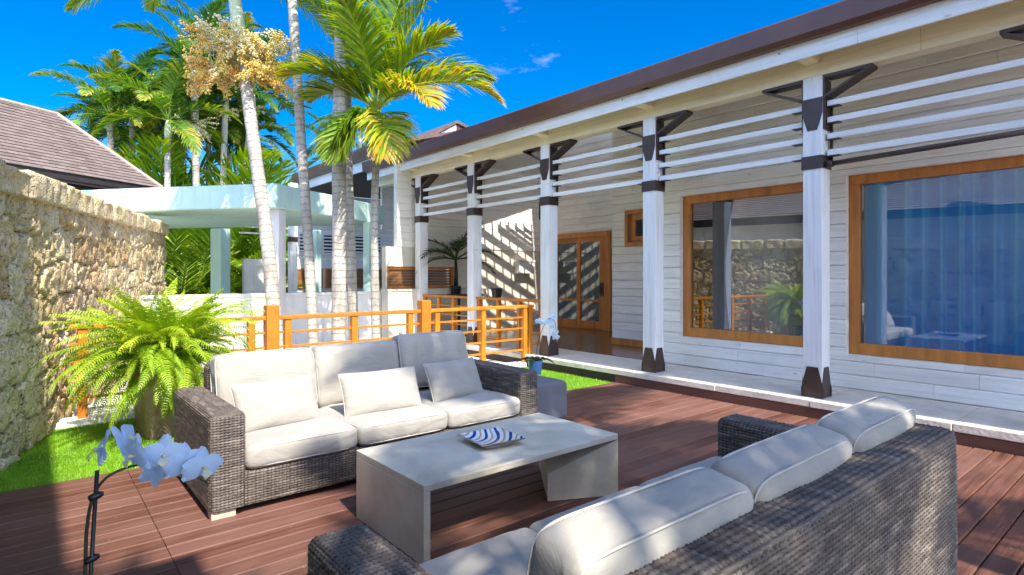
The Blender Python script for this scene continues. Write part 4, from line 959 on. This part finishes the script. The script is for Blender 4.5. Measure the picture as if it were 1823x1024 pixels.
palm('leaning pale-trunked palm with big clusters of yellow and orange fruit', [(488, 560), (478, 450), (462, 330), (446, 210), (434, 120)], .112, .098, 9.4, 9.9, 'big', ring_spec(10, 1), shaft=1.75, group=GP,
     fruit=[(-.42, -.1, -.02, 50, .55, (.2, .42, .7), 1), (.42, -.1, -.10, 50, .55, (.40, .45, .5), 2), (-.1, .15, .10, 36, .60, (.15, .4, .62), 3), (.1, -.25, .38, 30, .62, (0, .2, .4), 4), (-.35, -.15, .42, 34, .6, (0, .25, .6), 5), (.45, -.1, .35, 30, .55, (.05, .3), 6), (-.5, -.1, -.25, 16, .45, (.45, .5), 7)])
palm('slim white palm trunk, the second from the left behind the railing', [(556, 575), (548, 420), (538, 280), (528, 120), (518, -30), (512, -110)], .085, .075, 9.6, 9.9, 'big', ring_spec(9, 2), shaft=.9, group=GP)
palm('thickest straight pale palm trunk in the middle of the group', [(603, 600), (604, 420), (604, 250), (608, 60), (610, -120)], .115, .108, 9.3, 9.4, 'big', ring_spec(9, 3), shaft=1.0, group=GP)
palm('narrow ringed palm trunk hugging the right side of the thickest trunk', [(629, 575), (624, 430), (619, 300), (617, 140), (622, -20), (626, -90)], .085, .078, 9.9, 9.9, 'big', ring_spec(8, 4), shaft=.9, group=GP)
palm('small palm with full green and yellow crown rising before the house gutter', [(669, 590), (667, 480), (667, 360), (672, 240)], .075, .055, 9.3, 9.3, 'big', [], shaft=.42, group=GP)
p5 = [o for o in col.objects if o.get('label', '').startswith('small palm with full green')][0]; top5 = at(671, 196, 9.3)
for k, (az, e0, e1, L, yel, sd) in enumerate(((IMG_R + 8, 74, 48, 2.75, .12, 1), (IMG_R - 35, 84, 60, 2.6, .05, 2), (IMG_R + 205, 72, 30, 2.6, .0, 3), (IMG_R + 160, 78, 50, 2.5, .05, 4), (IMG_R - 12, 34, -42, 2.25, .42, 5), (IMG_R - 48, 22, -45, 1.7, .5, 6),
                                     (IMG_R + 186, 50, -18, 1.6, .30, 7), (IMG_R + 172, 38, -18, 1.25, .22, 8), (IMG_R - 62, -25, -72, 1.25, .42, 9), (IMG_R - 120, -30, -70, 1.2, .1, 10), (IMG_R + 90, 50, -10, 2.2, .1, 11), (IMG_R + 60, 64, 20, 2.4, .1, 12), (IMG_R - 95, 60, 5, 2.0, .15, 13), (IMG_R + 230, -20, -68, 1.1, .1, 14), (IMG_R - 15, 62, 15, 1.75, .25, 15), (IMG_R + 30, 52, -15, 2.2, .2, 16), (IMG_R + 150, 55, 0, 2.2, .15, 17))):
    o = link('frond', frond_mesh('frond', M['leaf'], L, e0, e1, 82, .66, .0205, 300 + sd, yel, .42, .5), p5, top5 - Vector(p5.location)); o.rotation_euler.z = R(az)
# palms far behind the pavilion
GB = 'distant palms beyond the pavilion'
FRU = lambda n, L: [(-.1, -.1, .0, n, L, (0, .1, .3), 8), (.15, -.1, .05, n, L, (0, .2), 9)]
def farpalm(label, px, py, dpt, base, rad, key, n, seed, fruit=None, es=(80, 58, 36, 12, -15)):
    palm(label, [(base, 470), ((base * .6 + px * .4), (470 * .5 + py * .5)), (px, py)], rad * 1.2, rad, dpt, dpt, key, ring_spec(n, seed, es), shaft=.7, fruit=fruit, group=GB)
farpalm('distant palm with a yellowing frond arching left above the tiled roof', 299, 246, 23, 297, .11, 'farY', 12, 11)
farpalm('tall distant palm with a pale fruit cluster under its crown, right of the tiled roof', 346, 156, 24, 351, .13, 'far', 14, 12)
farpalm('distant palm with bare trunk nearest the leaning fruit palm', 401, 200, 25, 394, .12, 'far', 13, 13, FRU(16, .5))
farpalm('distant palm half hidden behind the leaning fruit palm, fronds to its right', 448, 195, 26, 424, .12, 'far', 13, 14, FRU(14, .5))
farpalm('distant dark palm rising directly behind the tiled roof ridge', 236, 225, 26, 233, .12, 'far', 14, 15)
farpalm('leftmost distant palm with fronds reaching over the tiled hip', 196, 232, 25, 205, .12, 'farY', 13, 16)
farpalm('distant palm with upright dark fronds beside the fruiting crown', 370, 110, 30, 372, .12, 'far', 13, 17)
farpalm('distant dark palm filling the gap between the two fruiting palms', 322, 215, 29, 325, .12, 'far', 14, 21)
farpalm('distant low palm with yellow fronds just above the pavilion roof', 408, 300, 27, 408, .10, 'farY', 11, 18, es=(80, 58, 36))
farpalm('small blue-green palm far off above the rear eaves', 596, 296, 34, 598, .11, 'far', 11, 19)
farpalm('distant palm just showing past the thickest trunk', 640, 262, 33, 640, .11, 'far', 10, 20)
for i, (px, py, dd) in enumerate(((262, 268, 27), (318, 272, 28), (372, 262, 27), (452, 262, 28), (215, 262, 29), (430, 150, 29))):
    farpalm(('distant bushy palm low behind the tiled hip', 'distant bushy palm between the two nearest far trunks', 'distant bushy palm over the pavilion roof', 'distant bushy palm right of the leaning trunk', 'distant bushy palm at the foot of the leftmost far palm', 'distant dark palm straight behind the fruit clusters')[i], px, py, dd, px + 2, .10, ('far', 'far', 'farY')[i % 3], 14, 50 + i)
# pale fruit sprays seen on the second far palm's trunk
t2 = [o for o in col.objects if o.get('label', '').startswith('tall distant palm')][0]
obj('fruit_cluster', fruit_mb(at(346, 222, 23.9), 46, .95, 33, (0, 0, .12), .35), M['fruit'], t2)
# palms behind the photographer: only their dappled shade falls on the furniture
GS = 'palms behind the photographer'
def shade(label, x, y, z, seed, n=11, key='big'):
    t = thing('palm_tree', label, 'palm tree', (x, y, 0), 0, GS); obj('trunk', trunk_mb([(x, y, -.08), (x + .1, y - .1, z * .5), (x, y, z)], .14, .10), M['bark'], t, True); fronds(t, Vector((x, y, z)), key, ring_spec(n, seed, (58, 36, 12, 12)))
shade('palm behind the camera that shades the foreground orchid', .2, -4.7, 7.2, 31, 10)
shade('palm behind the camera over the near sofa', 2.5, -5.3, 8.0, 32, 7)
shade('palm behind the camera whose fronds dapple the coffee table', 2.7, -3.1, 8.2, 33, 7)
shade('palm behind the camera on the house side of the deck', 3.4, -2.7, 7.5, 34, 7)

# lush planting seen under the pavilion roof
GU = 'lush plants under and behind the pavilion'
def bush(label, p, key, n, seed, es=(80, 58, 36, 36), k=1.45):
    t = thing('tropical_shrub', label, 'shrub', (p.x, p.y, -.05), 0, GU); fronds(t, Vector((p.x, p.y, .02)), key, ring_spec(n, seed, es)); t.scale = (k, k, k); return t
bush('feathery green shrub filling the gap left of the green column', at(322, 500, 16.6), 'areca', 16, 41)
bush('bright arching shrub close to the left of the green column', at(352, 500, 18.2), 'big', 14, 42)
bush('dark leafy shrub at the end of the coral wall', at(300, 500, 18.5), 'big', 14, 43)
bush('green shrub just right of the green column', at(420, 510, 18.0), 'areca', 14, 44)
bush('tall green shrub behind the green column', at(395, 500, 20), 'big', 14, 46)
bush('broad green shrub behind the dark leafy shrub by the coral wall', at(330, 500, 20.5), 'big', 16, 48, k=1.7)
bush('wide shrub far behind the pavilion, right of the column', at(435, 500, 20.5), 'big', 16, 49, k=1.5)
for i, (px, dd, k) in enumerate(((222, 27, 4.6), (282, 26, 4.3), (338, 27, 4.4), (392, 26, 4.1), (446, 27, 4.2))):
    bush(('tall leafy clump rising behind the tiled roof hip', 'tall leafy clump at the lower end of the tiled hip', 'tall leafy clump over the left part of the pavilion roof', 'tall leafy clump over the middle of the pavilion roof', 'tall leafy clump right of the leaning palm trunk')[i], at(px, 500, dd), 'areca', 15, 70 + i, (80, 80, 58, 58, 36), k)
bush('low shrub under the pavilion before the blue-grey parapet', at(452, 515, 16.0), 'areca', 12, 45, (58, 36, 36), .8)

# ------------------------------------------------------------------ potted fern
pf = thing('potted_fern', 'large bright green fern in a tall reddish stone planter by the coral wall', 'potted plant', (.98, 6.35, 0))
b = MB(); R4 = []
for z, hw in ((0, .17), (.03, .175), (.56, .25), (.58, .262), (.64, .265), (.64, .235), (.56, .225)):
    for q in range(32):
        a = 2 * math.pi * q / 32; cx_, sx_ = math.cos(a), math.sin(a); p = 5; k = (abs(cx_) ** p + abs(sx_) ** p) ** (-1 / p); a2 = R(12)
        x, y = cx_ * k * hw, sx_ * k * hw; R4.append((x * math.cos(a2) - y * math.sin(a2), x * math.sin(a2) + y * math.cos(a2), z - .01))
b.add(R4, [(i * 32 + q, i * 32 + (q + 1) % 32, (i + 1) * 32 + (q + 1) % 32, (i + 1) * 32 + q) for i in range(6) for q in range(32)] + [tuple(range(31, -1, -1))])
local('planter', b, M['granite'], pf, True); local('soil', MB().lathe([(.25, .54), (.22, .575), (.01, .59)], 20), M['soil'], pf, True)
def fern_frond(seed, L, e0, e1):
    r = random.Random(seed); N = 16; pts = [Vector((0, 0, 0))]; tg = []
    for i in range(N): a = R(e0 + (e1 - e0) * (i / (N - 1)) ** 1.1); t = Vector((math.cos(a), 0, math.sin(a))); tg.append(t); pts.append(pts[-1] + t * L / N)
    bend = r.uniform(-.25, .25) * L; pts = [p + Vector((0, bend * (i / N) ** 2, 0)) for i, p in enumerate(pts)]; tg.append(tg[-1]); mb = MB(); mb.tube(pts, [.005 * (1 - .8 * i / N) for i in range(N + 1)], 4, t=.85)
    nl = int(L / .024); base_t = r.uniform(.25, .7)
    for k in range(nl):
        f = .10 + .9 * (k + .5) / nl; x = f * N; i = min(N - 1, int(x)); p0 = pts[i].lerp(pts[i + 1], x - i); T = tg[i]; up = Vector((-T.z, 0, T.x)); l = .098 * (math.sin(math.pi * min(1, .18 + .82 * f ** .9)) ** .7 + .03) * r.uniform(.85, 1.1)
        for sg in (-1, 1):
            d = (Vector((0, sg, 0)) + T * .28 + up * r.uniform(-.05, .25)).normalized(); w_ = T * .0092; m_ = p0 + d * l * .55 + Vector((0, 0, -.006)); e = p0 + d * l + Vector((0, 0, -.030)) + T * .012; tt = min(1, max(0, base_t + r.gauss(0, .12) + .15 * f))
            mb.add([p0 - w_ * .55, p0 + w_ * .55, m_ + w_ * .85, m_ - w_ * .85, e], [(0, 1, 2, 3), (3, 2, 4)], t=tt)
    return mb.mesh('frond', M['fern'])
FV = [fern_frond(60 + i, *q) for i, q in enumerate(((1.0, 84, 30), (1.1, 72, -25), (1.05, 60, -50), (1.0, 46, -62), (.92, 26, -70), (.8, 0, -85), (1.15, 68, -5), (.9, 78, -45)))]
rng = random.Random(5)
for k in range(100):
    i = (0, 1, 2, 3, 4, 5, 6, 7, 2, 3, 4)[k % 11]; az = k * 137.5 + rng.uniform(-16, 16)
    o = link('frond', FV[i], pf, (rng.uniform(-.14, .14), rng.uniform(-.14, .14), .57 + rng.uniform(0, .06))); o.rotation_euler = (rng.uniform(-.25, .25), rng.uniform(-.12, .12), R(az)); k_ = rng.uniform(.72, 1.05); o.scale = (k_,) * 3

mb = MB()                                     # the rest of the crown, past a hundred fronds
for k in range(270):
    me = FV[(1, 2, 3, 6, 7, 0, 5, 4, 6, 5, 0, 3)[k % 12]]; k_ = rng.uniform(.55, 1.0); Mx = Matrix.Translation((rng.uniform(-.16, .16), rng.uniform(-.16, .16), .58 + rng.uniform(0, .1))) @ Matrix.Rotation(R(k * 97.3 + rng.uniform(-20, 20)), 4, 'Z') @ Matrix.Rotation(rng.uniform(-.3, .3), 4, 'X') @ Matrix.Scale(k_, 4)
    tt = np.empty(len(me.vertices), dtype=np.float32); me.attributes['tint'].data.foreach_get('value', tt); mb.add([Mx @ v.co for v in me.vertices], [tuple(p.vertices) for p in me.polygons], t=np.clip(tt + rng.uniform(-.15, .1), 0, 1).tolist())
o = local('inner_fronds', mb, M['fern'], pf); o['kind'] = 'stuff'

# ------------------------------------------------------------------ orchids
def orchid_flower(r, seed):
    q = random.Random(seed); mb = MB()
    def petal(a, w_, l, cup, t0, back=0.0):
        n, m = 9, 7; U, V = np.meshgrid(np.linspace(0, 1, n), np.linspace(-1, 1, m), indexing='ij'); wd = w_ * np.sin(np.pi * np.clip(.06 + .90 * U, 0, 1) ** .75) ** .65 * (1 - .0 * U)
        X = U * l; Y = V * wd; Z = cup * l * (U ** 1.6) * .35 - .10 * l * V ** 2 * (.4 + U) + .035 * l * np.sin(6 * U + 3 * V + seed) * U + back
        ca, sa = math.cos(a), math.sin(a); P = np.stack([Z, X * ca - Y * sa, X * sa + Y * ca], -1); mb.grid(P, t=np.clip(t0 + .25 * (1 - U), 0, .62) + 0 * V)
    for a in (R(8), R(172)): petal(a, r * .56, r * 1.02, q.uniform(-.1, .25), .25)          # broad side petals
    for a in (R(90), R(215), R(325)): petal(a, r * .34, r * .98, q.uniform(-.25, .05), .2, -.006)  # sepals
    lip = MB(); n = 7; U, V = np.meshgrid(np.linspace(0, 1, n), np.linspace(-1, 1, 6), indexing='ij'); wd = r * .24 * np.sin(np.pi * np.clip(.1 + .8 * U, 0, 1))
    lip.grid(np.stack([r * (.10 + .30 * np.sin(U * 2.4)), V * wd, -r * .50 * U + r * .18 * V ** 2 * U], -1), t=.8 + .2 * U); lip.tube([(0, 0, .0), (r * .2, 0, r * .06), (r * .26, 0, 0)], [r * .10, r * .09, r * .04], 8, t=.9)
    return mb, lip
def orchid(label, base, pot_z, pot_r, stem, flowers, fr_, leaf_len, stake=None, potmat='blue_pot', group='white orchids in blue pots'):
    t = thing('orchid', label, 'potted plant', base, 0, group); B = Vector(base)
    h = pot_r * 1.75; local('pot', MB().lathe([(pot_r * .72, 0), (pot_r * .74, .004), (pot_r * .98, h * .97), (pot_r * .98, h), (pot_r * .9, h), (pot_r * .88, h * .86)], 28), M[potmat], t, True)
    local('soil', MB().lathe([(pot_r * .885, h * .80), (pot_r * .6, h * .93), (.002, h * .95)], 18), M['soil'], t, True)
    for k, az in enumerate((20, 150, 215, 300, 80)):
        n, m = 9, 5; U, V = np.meshgrid(np.linspace(0, 1, n), np.linspace(-1, 1, m), indexing='ij'); wd = leaf_len * .15 * np.sin(np.pi * np.clip(.12 + .86 * U, 0, 1)) ** .7
        X = leaf_len * U * .93; Z = h * .9 + leaf_len * (.55 * U - .62 * U ** 2) + .15 * np.abs(V) * wd * 3; a = R(az); P = np.stack([X * math.cos(a) - V * wd * math.sin(a), X * math.sin(a) + V * wd * math.cos(a), Z], -1)
        local('leaf', MB().grid(P, t=.3 + .3 * U), M['leaf_dark'], t, True)
    S = [Vector(p) - B for p in stem]; sm = []
    for i in range(len(S) - 1):
        p0, p1, p2, p3 = S[max(i - 1, 0)], S[i], S[i + 1], S[min(i + 2, len(S) - 1)]
        for q in range(8): u = q / 8; sm.append(.5 * ((2 * p1) + (p2 - p0) * u + (2 * p0 - 5 * p1 + 4 * p2 - p3) * u * u + (3 * p1 - p0 - 3 * p2 + p3) * u ** 3))
    sm.append(S[-1]); local('stem', MB().tube(sm, [.0042 * (fr_ / .05) * (1 - .5 * i / len(sm)) for i in range(len(sm))], 8), M['stemgreen'], t, True)
    if stake:
        a, b_ = [Vector(p) - B for p in stake]; local('stake', MB().tube([a, b_], .0042, 8), M['black'], t, True)
        for f in (.30, .66, .90): c = a.lerp(b_, f); local('clip', MB().tube([c + Vector((-.011, -.004, 0)), c + Vector((.006, .004, .002)), c + Vector((.013, .0, .004))], [.007, .009, .005], 8), M['black'], t, True)
    for k, (p, yaw_, pit, rol) in enumerate(flowers):
        fm, lp = orchid_flower(fr_, k + 3); o = local('flower', fm, M['petal'], t, True, loc=tuple(Vector(p) - B)); o.rotation_euler = (R(rol), R(pit), R(yaw_))
        local('lip', lp, M['petal'], o, True)
    return t
d = 1.27; camaz = math.degrees(math.atan2(-FW[1], -FW[0]))        # a flower with this yaw faces the camera
bp = at(148, 1180, d); base1 = (bp.x, bp.y, .415)
orchid('foreground orchid with a drooping spray of blue-white flowers on a black stake', base1, .4, .075,
       [(bp.x, bp.y, .52), at(152, 1010, d), at(156, 930, d), at(167, 882, d), at(188, 852, d), at(222, 834, d + .02), at(262, 826, d + .03), at(305, 832, d + .04), at(345, 846, d + .05), at(372, 862, d + .05)],
       [(at(176, 803, d + .03), camaz - 62, -8, 10), (at(238, 812, d - .03), camaz - 35, 6, 0), (at(228, 782, d + .05), camaz + 100, -25, 20), (at(292, 812, d + .01), camaz + 28, 4, -6), (at(278, 838, d + .07), camaz + 150, 15, 0), (at(330, 826, d + .03), camaz + 38, 8, 5), (at(362, 833, d + .04), camaz + 58, 10, -4)],
       .047, .20, stake=((bp.x - .004, bp.y, .5), at(173, 838, d + .005)))
b2 = at(953, 663, 6.36); b2.z = .418
q = lambda px, py: at(px, py, 6.36)
orchid('small orchid with white and pale blue flowers in a blue pot on the cube table', tuple(b2), .4, .085,
       [q(953, 640), q(958, 610), q(966, 585), q(976, 568), q(986, 570), q(991, 590)],
       [(q(958, 572), camaz - 30, -20, 0), (q(968, 573), camaz - 10, -30, 0), (q(979, 571), camaz + 10, -20, 0), (q(985, 580), camaz + 40, 0, 0), (q(989, 592), camaz + 30, 5, 0), (q(985, 563), camaz + 40, -25, 10), (q(990, 601), camaz + 20, 10, 0)], .045, .24)

# ------------------------------------------------------------------ inside the porch
pp_ = thing('potted_palm', 'dark potted palm with arching fronds against the end wall', 'potted plant', (7.36, 10.80, 1.2))
obj('trunk', MB().tube([(7.36, 10.80, 1.25), (7.37, 10.8, 1.5), (7.36, 10.8, 1.86)], [.05, .042, .03], 10), M['leaf_dark'], pp_, True)
ob = obj('pot', MB().lathe([(.09, 1.003), (.10, 1.01), (.12, 1.24), (.12, 1.26), (.10, 1.26), (.10, 1.2)], 20, (7.36, 10.8, 0)), M['black'], pp_, True)
kit('porch', M['leaf_dark'], 1.05, .34, .012, 34, .0, vee=.2, droop=.4)
fronds(pp_, Vector((7.36, 10.8, 1.85)), 'porch', [(IMG_R + 180, 58), (IMG_R + 165, 36), (IMG_R + 200, 12), (IMG_R + 10, 80), (IMG_R - 5, 36), (IMG_R + 20, 12), (IMG_R - 60, 58), (IMG_R + 90, 58), (IMG_R + 230, 36)])
st_ = thing('bar_table', 'dark narrow table behind the rear railing near the end wall', 'table', (7.2, 10.45, .18))
obj('tabletop', MB().box((6.75, 10.15, 1.045), (7.65, 10.72, 1.085)), M['black'], st_, bevel=.005); obj('leg', MB().lathe([(.03, .19), (.03, 1.044)], 12, (7.2, 10.45, 0)), M['black'], st_); obj('foot', MB().lathe([(.24, .185), (.24, .20), (.03, .22)], 20, (7.2, 10.45, 0)), M['black'], st_)
# the pot stands on this plinth of the ledge
ph_ = thing('planter_box', 'small black planter box standing on the rear railing', 'planter', tuple(PXP) if False else (6.60, 8.36, 1.091))
local('box', MB().hexa([(-.06, -.06, 0), (.06, -.06, 0), (.06, .06, 0), (-.06, .06, 0)], [(-.075, -.075, .16), (.075, -.075, .16), (.075, .075, .16), (-.075, .075, .16)]), M['black'], ph_, bevel=.004)
o = local('rim', MB().box((-.08, -.08, .1605), (.08, .08, .172)), M['black'], ph_)
ln = thing('lantern', 'black box-framed lantern hanging beside a house post under the slats', 'lamp', (6.74, 7.16, 2.6))
b = MB()
for dx in (-.09, .09):
    for dy in (-.09, .09): b.box((dx - .008, dy - .008, -.15), (dx + .008, dy + .008, .15))
for z in (-.15, .142): b.box((-.098, -.098, z - .008), (.098, .098, z))
b.tube([(0, 0, .14), (0, 0, .72)], .006, 6); local('frame', b, M['black'], ln); local('glass', MB().box((-.085, -.085, -.14), (.085, .085, .13)), M['glass'], ln)
wb = thing('wall_box', 'white utility box with a lid on the sunlit end wall', 'box', (9.75, 11.2, 1.7))
local('body', MB().box((-.26, -.10, -.16), (.26, .098, .14)), M['plaster'], wb, bevel=.015); local('lid', MB().box((-.28, -.12, .1405), (.28, .098, .17)), M['plaster'], wb, bevel=.008)
# curtain behind the big window
n, m = 420, 5; Yv = np.linspace(-.6, 2.62, n); Zv = np.linspace(.22, 3.0, m); Yg, Zg = np.meshgrid(Yv, Zv, indexing='ij')
Xg = 7.72 + .085 * np.sin(Yg * 33 + 2.6 * np.sin(Yg * 3.7)) + .04 * np.sin(Yg * 14 + 2) + .012 * Zg * np.sin(Yg * 23)
cu = obj('curtain', MB().grid(np.stack([Xg, Yg, Zg], -1)), M['curtain'], None, True); tag(cu, 'blue floor-length curtain gathered in folds behind the large window', 'curtain')
